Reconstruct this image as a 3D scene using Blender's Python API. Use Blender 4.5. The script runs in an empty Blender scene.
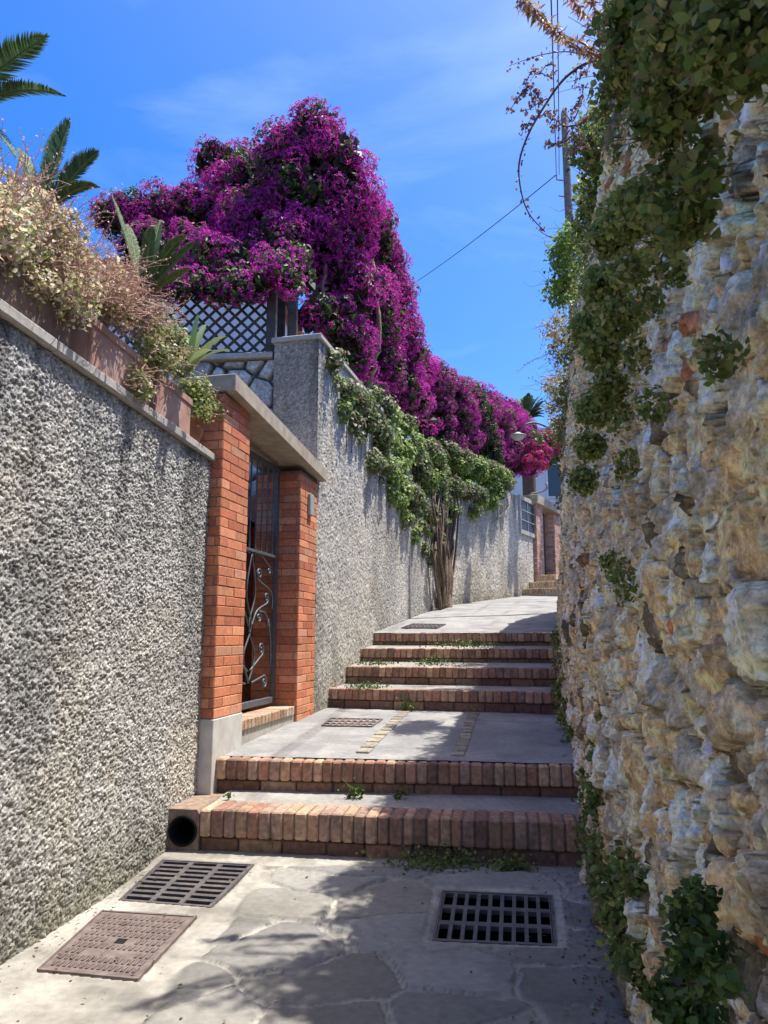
import bpy, math, random
import numpy as np
from mathutils import Vector
random.seed(7); rng = np.random.default_rng(7)
PI = math.pi
scn = bpy.context.scene
COL = scn.collection
# ------------------------------------------------------------------ camera maths
F, TH, CZ = 740.0, math.radians(9.5), 1.25
cs, sn = math.cos(TH), math.sin(TH)
def ray(px, py):
    a = (px-384)/F; b = (512-py)/F
    return np.array([a, cs-b*sn, sn+b*cs])
def at(px, py, Y):
    d = ray(px, py); return np.array([0, 0, CZ])+d*(Y/d[1])
def atz(px, py, z):
    d = ray(px, py); return np.array([0, 0, CZ])+d*((z-CZ)/d[2])
def atplane(px, py, p, n):
    d = ray(px, py); o = np.array([0, 0, CZ]); n = np.array(n, float)
    return o+d*(np.dot(np.array(p)-o, n)/np.dot(d, n))
# ------------------------------------------------------------------ noise
def h2(ix, iy, s):
    v = np.sin(ix*127.1+iy*311.7+s*74.7)*43758.5453
    return v-np.floor(v)
def vnoise(x, y, s=0):
    ix, iy = np.floor(x), np.floor(y); fx, fy = x-ix, y-iy
    u = fx*fx*(3-2*fx); v = fy*fy*(3-2*fy)
    a, b, c, d = h2(ix, iy, s), h2(ix+1, iy, s), h2(ix, iy+1, s), h2(ix+1, iy+1, s)
    return (a*(1-u)+b*u)*(1-v)+(c*(1-u)+d*u)*v
def fbm(x, y, s=0, o=4):
    r = 0; amp = .5; t = 0
    for i in range(o):
        r = r+amp*vnoise(x*2**i, y*2**i, s+i*13); t += amp; amp *= .5
    return r/t
def voro(x, y, s=0, jit=.9):
    ix, iy = np.floor(x), np.floor(y)
    f1 = np.full(x.shape, 9.); f2 = np.full(x.shape, 9.)
    cx = np.zeros(x.shape); cy = np.zeros(x.shape); ox = np.zeros(x.shape); oy = np.zeros(x.shape)
    for i in (-1, 0, 1):
        for j in (-1, 0, 1):
            a, b = ix+i, iy+j
            qx = a+.5+jit*(h2(a, b, s)-.5); qy = b+.5+jit*(h2(a, b, s+5)-.5)
            dx, dy = x-qx, y-qy; d = np.sqrt(dx*dx+dy*dy)
            m = d < f1
            f2 = np.where(m, f1, np.minimum(f2, d))
            cx = np.where(m, a, cx); cy = np.where(m, b, cy); ox = np.where(m, dx, ox); oy = np.where(m, dy, oy)
            f1 = np.where(m, d, f1)
    return f1, f2, cx, cy, ox, oy
def sstep(a, b, x):
    t = np.clip((x-a)/(b-a), 0, 1); return t*t*(3-2*t)
def mix(a, b, t):
    return a*(1-t)+b*t
# ------------------------------------------------------------------ materials
def mat(name, color=(.5, .5, .5), rough=.8, attr=False, noise=0., nscale=20., bump=0., bscale=60., bdist=.01, metal=0., transl=0.,
        spec=.3, brough=.5, noise2=0., dark=None, dscale=2., damt=0., voronoi_bump=0., vscale=80.):
    m = bpy.data.materials.new(name); m.use_nodes = True
    nt = m.node_tree; N = nt.nodes; L = nt.links; N.clear()
    out = N.new('ShaderNodeOutputMaterial'); bs = N.new('ShaderNodeBsdfPrincipled')
    bs.inputs['Roughness'].default_value = rough; bs.inputs['Metallic'].default_value = metal
    bs.inputs['Specular IOR Level'].default_value = spec
    tc = N.new('ShaderNodeTexCoord')
    if attr:
        a = N.new('ShaderNodeAttribute'); a.attribute_name = 'col'; csock = a.outputs['Color']
    else:
        a = N.new('ShaderNodeRGB'); a.outputs[0].default_value = (*color, 1); csock = a.outputs[0]
    def mul(c, fac_sock, lo, hi):
        mr = N.new('ShaderNodeMapRange'); mr.inputs['From Min'].default_value = .3; mr.inputs['From Max'].default_value = .7
        mr.inputs['To Min'].default_value = lo; mr.inputs['To Max'].default_value = hi; L.new(fac_sock, mr.inputs['Value'])
        mx = N.new('ShaderNodeVectorMath'); mx.operation = 'SCALE'; L.new(c, mx.inputs[0]); L.new(mr.outputs[0], mx.inputs['Scale'])
        return mx.outputs[0]
    if noise:
        n = N.new('ShaderNodeTexNoise'); n.inputs['Scale'].default_value = nscale; n.inputs['Detail'].default_value = 6
        L.new(tc.outputs['Object'], n.inputs['Vector']); csock = mul(csock, n.outputs['Fac'], 1-noise, 1+noise)
    if noise2:
        n = N.new('ShaderNodeTexNoise'); n.inputs['Scale'].default_value = nscale*3.2; n.inputs['Detail'].default_value = 4; n.inputs['Roughness'].default_value = .7
        L.new(tc.outputs['Object'], n.inputs['Vector']); csock = mul(csock, n.outputs['Fac'], 1-noise2, 1+noise2)
    if dark is not None:
        n = N.new('ShaderNodeTexNoise'); n.inputs['Scale'].default_value = dscale; n.inputs['Detail'].default_value = 8
        n.inputs['Roughness'].default_value = .65
        L.new(tc.outputs['Object'], n.inputs['Vector'])
        mr = N.new('ShaderNodeMapRange'); mr.inputs['From Min'].default_value = .48; mr.inputs['From Max'].default_value = .72
        mr.inputs['To Max'].default_value = damt; L.new(n.outputs['Fac'], mr.inputs['Value'])
        mx = N.new('ShaderNodeMix'); mx.data_type = 'RGBA'; L.new(mr.outputs[0], mx.inputs['Factor']); L.new(csock, mx.inputs[6])
        mx.inputs[7].default_value = (*dark, 1); csock = mx.outputs[2]
    L.new(csock, bs.inputs['Base Color'])
    nrm = None
    if bump:
        n = N.new('ShaderNodeTexNoise'); n.inputs['Scale'].default_value = bscale; n.inputs['Detail'].default_value = 7; n.inputs['Roughness'].default_value = brough
        L.new(tc.outputs['Object'], n.inputs['Vector'])
        b = N.new('ShaderNodeBump'); b.inputs['Strength'].default_value = bump; b.inputs['Distance'].default_value = bdist
        L.new(n.outputs['Fac'], b.inputs['Height']); nrm = b.outputs[0]
    if voronoi_bump:
        n = N.new('ShaderNodeTexVoronoi'); n.inputs['Scale'].default_value = vscale
        L.new(tc.outputs['Object'], n.inputs['Vector'])
        b = N.new('ShaderNodeBump'); b.inputs['Strength'].default_value = voronoi_bump; b.inputs['Distance'].default_value = bdist; b.invert = True
        L.new(n.outputs['Distance'], b.inputs['Height'])
        if nrm: L.new(nrm, b.inputs['Normal'])
        nrm = b.outputs[0]
    if nrm: L.new(nrm, bs.inputs['Normal'])
    if transl:
        t = N.new('ShaderNodeBsdfTranslucent'); L.new(csock, t.inputs['Color'])
        ms = N.new('ShaderNodeMixShader'); ms.inputs[0].default_value = transl
        L.new(bs.outputs[0], ms.inputs[1]); L.new(t.outputs[0], ms.inputs[2]); L.new(ms.outputs[0], out.inputs[0])
    else:
        L.new(bs.outputs[0], out.inputs[0])
    return m
M = dict(
 rock=mat('rubble_stone', attr=True, rough=.9, noise=.36, nscale=26, noise2=.42, bump=.8, bscale=60, bdist=.011, brough=.74, voronoi_bump=.3, vscale=34, dark=(.30, .26, .20), dscale=14, damt=.25, spec=.15),
 rough=mat('roughcast', attr=True, rough=.95, noise=.35, nscale=60, bump=.8, bscale=150, bdist=.008, brough=.65, spec=.1),
 slab=mat('paving_slab', attr=True, rough=.85, noise=.14, nscale=30, bump=.4, bscale=120, bdist=.003, dark=(.16, .155, .15), dscale=4, damt=.35, spec=.25),
 concrete=mat('old_concrete', attr=False, color=(.43, .40, .35), rough=.9, noise=.15, nscale=25, bump=.4, bscale=90, bdist=.004, dark=(.16, .15, .13), dscale=5, damt=.5, spec=.15),
 lintel=mat('lintel_concrete', color=(.40, .34, .26), rough=.9, noise=.15, nscale=12, bump=.3, bscale=90, bdist=.004, dark=(.14, .11, .08), dscale=5, damt=.4, spec=.15),
 plinth=mat('plinth_cement', color=(.56, .54, .49), rough=.9, noise=.12, nscale=9, bump=.3, bscale=90, bdist=.003, dark=(.2, .19, .18), dscale=4, damt=.5, spec=.15),
 brick=mat('brick', attr=True, rough=.85, noise=.2, nscale=45, bump=.35, bscale=130, bdist=.003, dark=(.18, .10, .07), dscale=5, damt=.38, spec=.2),
 oldbrick=mat('worn_brick', attr=True, rough=.9, noise=.3, nscale=35, bump=.6, bscale=90, bdist=.006, dark=(.10, .085, .06), dscale=8, damt=.6, spec=.15),
 mortar=mat('mortar', color=(.17, .14, .115), rough=.95, noise=.25, nscale=30, bump=.4, bscale=90, bdist=.004, spec=.1),
 iron=mat('painted_iron', color=(.085, .095, .105), rough=.5, noise=.25, nscale=30, spec=.5),
 castiron=mat('cast_iron', color=(.085, .075, .075), rough=.6, noise=.3, nscale=25, bump=.3, bscale=120, bdist=.002, spec=.5, dark=(.2, .16, .13), dscale=8, damt=.6),
 rustiron=mat('rusty_cast_iron', color=(.15, .115, .10), rough=.65, noise=.25, nscale=25, bump=.3, bscale=140, bdist=.002, spec=.4, dark=(.25, .2, .17), dscale=6, damt=.6),
 black=mat('dark_hollow', color=(.012, .011, .01), rough=1, noise=.3),
 terra=mat('weathered_terracotta', color=(.40, .235, .175), rough=.9, noise=.2, nscale=12, bump=.3, bscale=60, bdist=.004, dark=(.52, .44, .38), dscale=5, damt=.7, spec=.15),
 terra2=mat('terracotta_pot', color=(.36, .15, .08), rough=.85, noise=.2, nscale=14, bump=.2, bscale=60, bdist=.004, spec=.2),
 terradark=mat('brown_terracotta', color=(.20, .13, .095), rough=.9, noise=.25, nscale=9, bump=.3, bscale=60, bdist=.004, dark=(.3, .25, .2), dscale=4, damt=.5),
 soil=mat('soil', color=(.09, .065, .045), rough=1, noise=.4, nscale=10, bump=.8, bscale=20, bdist=.03),
 wood=mat('dark_wood', color=(.065, .06, .058), rough=.7, noise=.3, nscale=15, bump=.2),
 bark=mat('bark', color=(.14, .10, .07), rough=.95, noise=.45, nscale=30, bump=.9, bscale=50, bdist=.012),
 barkpale=mat('pale_bark', color=(.23, .17, .12), rough=.95, noise=.4, nscale=25, bump=.8, bscale=45, bdist=.01),
 twig=mat('dry_twig', color=(.16, .09, .06), rough=.9, noise=.3),
 pinkstem=mat('pink_dry_stem', color=(.52, .33, .25), rough=.8, noise=.3, nscale=8),
 leaf=mat('leaf', attr=True, rough=.5, transl=.40, spec=.35),
 bract=mat('bract', attr=True, rough=.7, transl=.35, spec=.15),
 frond=mat('frond', attr=True, rough=.6, transl=.2, spec=.2),
 white=mat('white_render', color=(.78, .77, .74), rough=.9, noise=.06, nscale=3, bump=.2),
 greypaint=mat('grey_render', color=(.42, .42, .45), rough=.9, noise=.1, nscale=3, bump=.2),
 tile=mat('roof_tile', color=(.45, .20, .11), rough=.85, noise=.3, nscale=6, bump=.5, bscale=12, bdist=.05),
 plaque=mat('green_grey_plastic', color=(.30, .36, .32), rough=.5, noise=.1),
 steel=mat('zinc', color=(.32, .33, .33), rough=.5, noise=.1, spec=.5),
 polewood=mat('weathered_pole', color=(.20, .18, .16), rough=.9, noise=.35, nscale=12, bump=.4),
 cable=mat('black_cable', color=(.03, .03, .035), rough=.6, noise=.1),
 glassw=mat('lamp_glass', color=(.7, .72, .7), rough=.3, noise=.05, transl=.3),
 pane=mat('dark_window_glass', color=(.05, .06, .07), rough=.15, spec=.6, noise=.1),
 strip=mat('ochre_stone_strip', color=(.34, .29, .205), rough=.9, noise=.2, nscale=25, bump=.3, dark=(.3, .27, .22), dscale=8, damt=.6),
)
# ------------------------------------------------------------------ mesh builders
def link(name, me, m, parent=None, smooth=False):
    o = bpy.data.objects.new(name, me); COL.objects.link(o)
    if m: me.materials.append(M[m] if isinstance(m, str) else m)
    if parent is not None: o.parent = parent
    if smooth: me.shade_smooth()
    return o
def tag(o, label=None, cat=None, group=None, kind=None):
    if label: o['label'] = label
    if cat: o['category'] = cat
    if group: o['group'] = group
    if kind: o['kind'] = kind
    return o
def empty(name, loc=(0, 0, 0), label=None, cat=None, group=None):
    o = bpy.data.objects.new(name, None); COL.objects.link(o); o.location = loc; o.empty_display_size = .1
    tag(o, label, cat, group); return o
def fast_mesh(name, V, faces, col=None):
    """V (n,3); faces: list of int arrays (m,k); col (sum m,3) per face or (n,3) per vertex"""
    me = bpy.data.meshes.new(name)
    V = np.asarray(V, np.float32)
    me.vertices.add(len(V)); me.vertices.foreach_set('co', V.ravel())
    tot = [f.shape[1] for f in faces for _ in (0,)]
    idx = np.concatenate([f.ravel() for f in faces]).astype(np.int32)
    cnt = np.concatenate([np.full(len(f), f.shape[1]) for f in faces]).astype(np.int32)
    me.loops.add(len(idx)); me.loops.foreach_set('vertex_index', idx)
    me.polygons.add(len(cnt)); st = np.concatenate([[0], np.cumsum(cnt)[:-1]]).astype(np.int32)
    me.polygons.foreach_set('loop_start', st)
    try: me.polygons.foreach_set('loop_total', cnt)
    except Exception: pass
    if col is not None:
        col = np.asarray(col, np.float32)
        dom = 'FACE' if len(col) == len(cnt) and len(col) != len(V) else 'POINT'
        ca = me.attributes.new('col', 'FLOAT_COLOR', dom)
        c4 = np.ones((len(col), 4), np.float32); c4[:, :3] = col
        ca.data.foreach_set('color', c4.ravel())
    me.update(calc_edges=True); me.validate()
    return me
class MB:
    def __init__(s): s.v = []; s.f = []; s.c = []; s.n = 0
    def add(s, V, Fs, c=(1, 1, 1)):
        for f in Fs: s.f.append([i+s.n for i in f]); s.c.append(c)
        s.v.extend([tuple(map(float, p)) for p in V]); s.n += len(V)
    def box8(s, P, c=(1, 1, 1)):   # 4 bottom ccw, 4 top
        s.add(P, [(3, 2, 1, 0), (4, 5, 6, 7), (0, 1, 5, 4), (1, 2, 6, 5), (2, 3, 7, 6), (3, 0, 4, 7)], c)
    def obox(s, o, u, v, w, c=(1, 1, 1), bev=0.):  # origin corner, edge vectors u (x), v (y), w (up)
        o, u, v, w = map(lambda q: np.array(q, float), (o, u, v, w))
        if bev <= 0:
            s.box8([o, o+u, o+u+v, o+v, o+w, o+u+w, o+u+v+w, o+v+w], c); return
        lu, lv, lw = map(np.linalg.norm, (u, v, w)); b = min(bev, lu*.3, lv*.3, lw*.3)
        eu, ev, ew = u/lu, v/lv, w/lw
        V = []; idx = {}
        for a in (0, 1):
            for bb in (0, 1):
                for cc in (0, 1):
                    base = o+a*u+bb*v+cc*w; sa, sb, sc = (1-2*a), (1-2*bb), (1-2*cc)
                    for k, off in enumerate((ev*sb*b+ew*sc*b, eu*sa*b+ew*sc*b, eu*sa*b+ev*sb*b)):
                        idx[(a, bb, cc, k)] = len(V); V.append(base+off)
        Fs = []
        for a in (0, 1):
            q = [idx[(a, 0, 0, 0)], idx[(a, 1, 0, 0)], idx[(a, 1, 1, 0)], idx[(a, 0, 1, 0)]]; Fs.append(q if a else q[::-1])
            q = [idx[(0, a, 0, 1)], idx[(0, a, 1, 1)], idx[(1, a, 1, 1)], idx[(1, a, 0, 1)]]; Fs.append(q if a else q[::-1])
            q = [idx[(0, 0, a, 2)], idx[(1, 0, a, 2)], idx[(1, 1, a, 2)], idx[(0, 1, a, 2)]]; Fs.append(q if a else q[::-1])
        for a in (0, 1):
            for bb in (0, 1):
                Fs.append([idx[(a, bb, 0, 0)], idx[(a, bb, 1, 0)], idx[(a, bb, 1, 1)], idx[(a, bb, 0, 1)]])
                Fs.append([idx[(a, 0, bb, 0)], idx[(a, 1, bb, 0)], idx[(a, 1, bb, 2)], idx[(a, 0, bb, 2)]])
                Fs.append([idx[(0, a, bb, 1)], idx[(1, a, bb, 1)], idx[(1, a, bb, 2)], idx[(0, a, bb, 2)]])
                for cc in (0, 1): Fs.append([idx[(a, bb, cc, 0)], idx[(a, bb, cc, 1)], idx[(a, bb, cc, 2)]])
        s.add(V, Fs, c)
    def tube(s, pts, r, n=8, c=(1, 1, 1), cap=True):
        pts = [np.array(p, float) for p in pts]; k = len(pts)
        rs = r if hasattr(r, '__len__') else [r]*k
        V = []; prev = None
        for i, p in enumerate(pts):
            t = pts[min(i+1, k-1)]-pts[max(i-1, 0)]; t = t/(np.linalg.norm(t)+1e-9)
            if prev is None:
                a = np.array([0, 0, 1.]) if abs(t[2]) < .9 else np.array([1., 0, 0])
                x = np.cross(t, a)
            else: x = prev-t*np.dot(prev, t)
            x /= np.linalg.norm(x)+1e-9; prev = x; y = np.cross(t, x)
            for j in range(n):
                an = 2*PI*j/n; V.append(p+rs[i]*(x*math.cos(an)+y*math.sin(an)))
        Fs = [(i*n+j, i*n+(j+1) % n, (i+1)*n+(j+1) % n, (i+1)*n+j) for i in range(k-1) for j in range(n)]
        if cap: Fs += [tuple(range(n))[::-1], tuple(range((k-1)*n, k*n))]
        s.add(V, Fs, c)
    def lathe(s, o, prof, n=24, c=(1, 1, 1)):
        V = [(o[0]+r*math.cos(2*PI*j/n), o[1]+r*math.sin(2*PI*j/n), o[2]+z) for r, z in prof for j in range(n)]
        Fs = [(i*n+j, i*n+(j+1) % n, (i+1)*n+(j+1) % n, (i+1)*n+j) for i in range(len(prof)-1) for j in range(n)]
        s.add(V, Fs, c)
    def build(s, name, m, parent=None, smooth=False):
        me = bpy.data.meshes.new(name); me.from_pydata(s.v, [], s.f); me.update()
        ca = me.attributes.new('col', 'FLOAT_COLOR', 'FACE')
        ca.data.foreach_set('color', [x for c in s.c for x in (*c, 1)])
        o = link(name, me, m, parent, smooth)
        import bmesh
        bm = bmesh.new(); bm.from_mesh(me); bmesh.ops.recalc_face_normals(bm, faces=bm.faces); bm.to_mesh(me); bm.free()
        return o
def crv(p, n=12):   # catmull-rom through control points
    p = [np.array(q, float) for q in p]; p = [2*p[0]-p[1]]+p+[2*p[-1]-p[-2]]; out = []
    for i in range(1, len(p)-2):
        for k in range(n):
            t = k/n; a, b, c, d = p[i-1], p[i], p[i+1], p[i+2]
            out.append(.5*((2*b)+(-a+c)*t+(2*a-5*b+4*c-d)*t*t+(-a+3*b-3*c+d)*t**3))
    out.append(p[-2]); return out
def lerp(a, b, t): return np.array(a, float)*(1-t)+np.array(b, float)*t
# ------------------------------------------------------------------ instancing of leaf shapes into one mesh
def tmpl_leaf(w=.5, fold=.18, droop=.15):
    V = np.array([[0, 0, 0], [w*.5, .38, fold*.6], [0, .45, -.0], [-w*.5, .38, fold*.6], [w*.33, .75, fold*.3-droop*.4], [0, 1, -droop], [-w*.33, .75, fold*.3-droop*.4]], float)
    Fq = np.array([[0, 1, 4, 2], [0, 2, 6, 3]]); Ft = np.array([[2, 4, 5], [2, 5, 6]])
    return V, Fq, Ft
def tmpl_simple(w=.55):
    V = np.array([[0, 0, 0], [w*.5, .5, .12], [0, 1, -.06], [-w*.5, .5, .12]], float)
    return V, np.array([[0, 1, 2, 3]]), None
def tmpl_bract():
    V = []; Fq = []
    for k in range(3):
        a = 2*PI*k/3
        for (x, y, z) in ((0, .05, 0), (.34, .5, .32), (0, 1., .38), (-.34, .5, .32)):
            V.append((x*math.cos(a)-y*math.sin(a), x*math.sin(a)+y*math.cos(a), z))
        Fq.append([4*k, 4*k+1, 4*k+2, 4*k+3])
    return np.array(V)*.62, np.array(Fq), None
def scatter(name, P, N, S, C, tmpl, m, parent=None, spin=None):
    """P n,3 positions; N n,3 direction in which local +Z points; local y is random in the plane (or spin vector dir)"""
    P = np.asarray(P, float); N = np.asarray(N, float); n = len(P)
    N = N/(np.linalg.norm(N, axis=1, keepdims=True)+1e-9)
    R = rng.normal(size=(n, 3)) if spin is None else np.asarray(spin, float)
    Yv = R-N*np.sum(R*N, 1, keepdims=True); Yv /= np.linalg.norm(Yv, axis=1, keepdims=True)+1e-9
    Xv = np.cross(Yv, N)
    V, Fq, Ft = tmpl
    S = np.asarray(S, float).reshape(n, 1, 1)
    W = P[:, None, :]+S*(V[None, :, 0:1]*Xv[:, None, :]+V[None, :, 1:2]*Yv[:, None, :]+V[None, :, 2:3]*N[:, None, :])
    k = len(V); off = (np.arange(n)*k)[:, None, None]
    faces = []; cols = []
    faces.append((Fq[None]+off).reshape(-1, Fq.shape[1])); cols.append(np.repeat(C, len(Fq), 0))
    if Ft is not None: faces.append((Ft[None]+off).reshape(-1, 3)); cols.append(np.repeat(C, len(Ft), 0))
    me = fast_mesh(name, W.reshape(-1, 3), faces, np.concatenate(cols))
    return link(name, me, m, parent)
def rdir(n):
    d = rng.normal(size=(n, 3)); return d/np.linalg.norm(d, axis=1, keepdims=True)
def blob_points(blobs, n, lo=.8, hi=1.05, cull=.78):
    """points on the outer shell of a union of spheres (c,r)"""
    Cc = np.array([b[0] for b in blobs], float); R = np.array([b[1] for b in blobs], float)
    w = R**2/np.sum(R**2); P = []; D = []; tot = 0
    while tot < n:
        k = rng.choice(len(R), n*2, p=w); d = rdir(n*2)
        p = Cc[k]+d*(R[k]*rng.uniform(lo, hi, n*2))[:, None]
        ok = np.ones(len(p), bool)
        for c, r in zip(Cc, R): ok &= np.sum((p-c)**2, 1) > (r*cull)**2*.999
        P.append(p[ok]); D.append(d[ok]); tot += ok.sum()
        if ok.sum() < 10: break
    return np.concatenate(P)[:n], np.concatenate(D)[:n]
def pal(n, cols, w=None, var=.15):
    c = np.array(cols, float); k = rng.choice(len(c), n, p=w)
    return np.clip(c[k]*(1+rng.normal(0, var, (n, 1)))+rng.normal(0, .004, (n, 3)), .003, 1)
GREEN = [(.055, .10, .022), (.075, .13, .03), (.04, .075, .018), (.10, .15, .035)]
# ------------------------------------------------------------------ displaced sheets
def sheet(name, X, Y, Z, col, m, parent=None, mask=None, smooth=True):
    nr, nc = X.shape
    V = np.stack([X.ravel(), Y.ravel(), Z.ravel()], 1)
    i = np.arange(nr-1)[:, None]*nc+np.arange(nc-1)[None]
    Fq = np.stack([i, i+1, i+1+nc, i+nc], -1).reshape(-1, 4)
    if mask is not None: Fq = Fq[~mask[:-1, :-1].ravel()]
    me = fast_mesh(name, V, [Fq], col.reshape(-1, 3)); return link(name, me, m, parent, smooth)
def cgrid(stops):   # coordinate list from (value, spacing) stops
    out = []; v = stops[0][0]
    while v < stops[-1][0]:
        out.append(v); v += np.interp(v, [s[0] for s in stops], [s[1] for s in stops])
    out.append(stops[-1][0]); return np.array(out)
# ================================================================== layout
RWY = np.array([-4, 0, 4.3, 7, 9.2, 10.2, 11, 12.5, 15, 20, 26])
RWX = np.array([-.30, .38, 1.12, 1.62, 2.10, 2.33, 2.62, 3.4, 5.0, 8.6, 13.5])
def rwx(y): return np.interp(y, RWY, RWX)
RTOP = 4.0; BAT = .07
def w1x(y): return -1.48+.165*(y-3.10)
W2A = np.array([-.65, 7.0]); W2B = np.array([1.02, 13.8])
W3D = np.array([.485, .875]); 
def w2x(y): return W2A[0]+(y-W2A[1])*(W2B[0]-W2A[0])/(W2B[1]-W2A[1])
nR = np.array([-1, .172, -BAT]); pR = np.array([.38, 0, 0])
def onR(px, py, off=.05): return atplane(px, py, pR+nR*off, nR)
n2 = np.array([W2B[1]-W2A[1], -(W2B[0]-W2A[0]), 0]); n2 = n2/np.linalg.norm(n2)
def on2(px, py, off=.0): return atplane(px, py, np.array([W2A[0], W2A[1], 0])+n2*off, n2)
n3 = np.array([.875, -.485, 0])
def on3(px, py, off=0.): return atplane(px, py, np.array([W2B[0], W2B[1], 0])+n3*off, n3)
# ------------------------------------------------------------------ ground etc. (structure)
g = MB(); g.add([(-400, -400, -.7), (400, -400, -.7), (400, 600, -.7), (-400, 600, -.7)], [(0, 1, 2, 3)])
tag(g.build('ground', 'soil'), 'bare brown earth under the whole lane', kind='structure')
def gzl(x, y): return .038*sstep(3.75, 4.4, y+.155*x)
def atg(px, py):
    p = atz(px, py, 0)
    for _ in range(6): p = atz(px, py, float(gzl(p[0], p[1])))
    return p
grateA = [atg(162, 860), atg(254, 865), atg(211, 908), atg(118, 901)]
cover = [atz(102, 912, 0), atz(197, 918, 0), atz(137.5, 982, 0), atz(36.5, 972, 0)]
grateB = [atg(442, 891), atg(552.5, 896), atg(557, 947), atg(432, 941.6)]
def inquad(X, Y, q, shrink=.0):
    c = sum(q)/4; m = np.ones(X.shape, bool)
    for i in range(4):
        a = c+(q[i]-c)*(1-shrink); b = c+(q[(i+1) % 4]-c)*(1-shrink)
        m &= ((b[0]-a[0])*(Y-a[1])-(b[1]-a[1])*(X-a[0])) < 0
    return m
gy = cgrid([(-4, .05), (1.5, .03), (2.4, .0085), (4.8, .0085), (5.0, .02)]); gx = cgrid([(-2.3, .04), (-1.7, .009), (1.3, .009), (1.8, .05)])
X, Y = np.meshgrid(gx, gy)
wx = X+.10*(fbm(X*3, Y*3, 3)-.5)*2; wy = Y+.10*(fbm(X*3, Y*3, 9)-.5)*2
f1, f2, cx, cy, ox, oy = voro(wx/.46+.3, wy/.36+.1, 21, .95)
e = f2-f1
slabm = sstep(.045, .075, e+.06*(fbm(X*24, Y*24, 4)-.5))
# cement apron along the left wall and in the far right part
apron = sstep(.0, .06, (-.70+.10*(Y-3.0))-X+.16*(fbm(X*4, Y*4, 8)-.5))
apron = np.maximum(apron, sstep(4.15, 4.22, Y+.10*X+.06*(fbm(X*5, Y*5, 2)-.5)))
slabm = slabm*(1-apron)
flat = (inquad(X, Y, grateA, -.16) | inquad(X, Y, grateB, -.16) | inquad(X, Y, cover, -.10)).astype(float); slabm = slabm*(1-flat)
ht = h2(cx, cy, 31)
Z = slabm*(.010+.008*ht)+.010*(fbm(X*1.3, Y*1.3, 5)-.5)+.006*(fbm(X*16, Y*16, 6)-.5)+slabm*.006*(ox*(h2(cx, cy, 1)-.5)+oy*(h2(cx, cy, 2)-.5))*2
inn = (inquad(X, Y, grateA, -.03) | inquad(X, Y, grateB, -.03) | inquad(X, Y, cover, -.03)); Z = np.where(inn, -.004, Z); Z = np.where((flat > .5) & ~inn, Z*.4+.006, Z)
crack = np.abs(fbm(X*1.7+5, Y*1.7, 15, 3)-.5); Z -= .006*(1-sstep(0, .006, crack))*slabm
base = np.array([.225, .218, .20]); var = .75+.5*ht
cs_ = base[None, None]*var[..., None]*(1+.06*np.stack([h2(cx, cy, 41), h2(cx, cy, 41)*.4, -h2(cx, cy, 41)], -1))
cm = np.array([.37, .34, .285])[None, None]*(.55+.8*fbm(X*9, Y*9, 77))[..., None]
colr = mix(cm, cs_, slabm[..., None])
dirt = sstep(.5, .75, fbm(X*2.2, Y*2.2, 51)); colr = colr*(1-.30*dirt[..., None])
edge_ = np.clip(1-np.abs(slabm-.5)*2, 0, 1)*(fbm(X*6, Y*6, 19) > .45)*(1-apron); colr = colr*(1-.5*edge_[..., None]); grime = sstep(0.015, .0, e)*(1-apron); colr = colr*(1-.35*grime[..., None])
Z = Z+gzl(X, Y)
mask = inquad(X, Y, grateA, .04) | inquad(X, Y, grateB, .04)
tag(sheet('lower_path', X, Y, Z, colr, 'slab', mask=mask), 'irregular grey stone paving with cement joints below the steps', kind='structure')
# landings
def landing(name, quad, label, spacing=.03, seed=0, slabs=False):
    (a, b, c, d) = [np.array(q, float) for q in quad]   # front L, front R, back R, back L
    nu = int(np.linalg.norm(b-a)/spacing)+2; nv = int(np.linalg.norm(d-a)/spacing)+2
    u, v = np.meshgrid(np.linspace(0, 1, nu), np.linspace(0, 1, nv))
    P = (a[None, None]*((1-u)*(1-v))[..., None]+b*(u*(1-v))[..., None]+c*(u*v)[..., None]+d*((1-u)*v)[..., None])
    X, Y, Z = P[..., 0], P[..., 1], P[..., 2]
    n = fbm(X*5, Y*5, seed); Z = Z+.012*(fbm(X*2, Y*2, seed+3)-.5)+.006*(fbm(X*14, Y*14, seed+1)-.5)
    col = np.array([.30, .29, .27])[None, None]*(.65+.6*n)[..., None]
    st = sstep(.55, .7, fbm(X*1.6, Y*1.6, seed+8)); col = mix(col, np.array([.20, .198, .195])[None, None]*np.ones_like(col), .7*st[..., None])
    crack = np.abs(fbm(X*1.2+3, Y*1.2, seed+15, 3)-.5); k = 1-sstep(0, .006, crack); Z = Z-.006*k; col = col*(1-.4*k[..., None])
    if slabs:
        xr, yr = X*.97-Y*.24, Y*.97+X*.24
        gx_ = np.abs((xr/.5) % 1-.5); gy_ = np.abs((yr/.42+.5*np.floor(xr/.5)) % 1-.5)
        j = np.maximum(sstep(.46, .49, gx_), sstep(.46, .49, gy_)); Z = Z-.006*j; col = col*(1-.25*j[..., None])
    return tag(sheet(name, X, Y, Z, col, 'slab'), label, kind='structure')
landing('middle_path', [(-1.35, 5.10, .475), (1.50, 4.70, .475), (2.0, 6.80, .545), (-.95, 7.52, .565)], 'grey cement landing between the two flights of steps', seed=60)
landing('upper_path', [(-.55, 9.22, 1.285), (2.35, 8.50, 1.285), (7.0, 19.2, 2.33), (.2, 19.2, 2.33)], 'pale paved upper lane beyond the top step', spacing=.05, seed=90, slabs=True)
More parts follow.
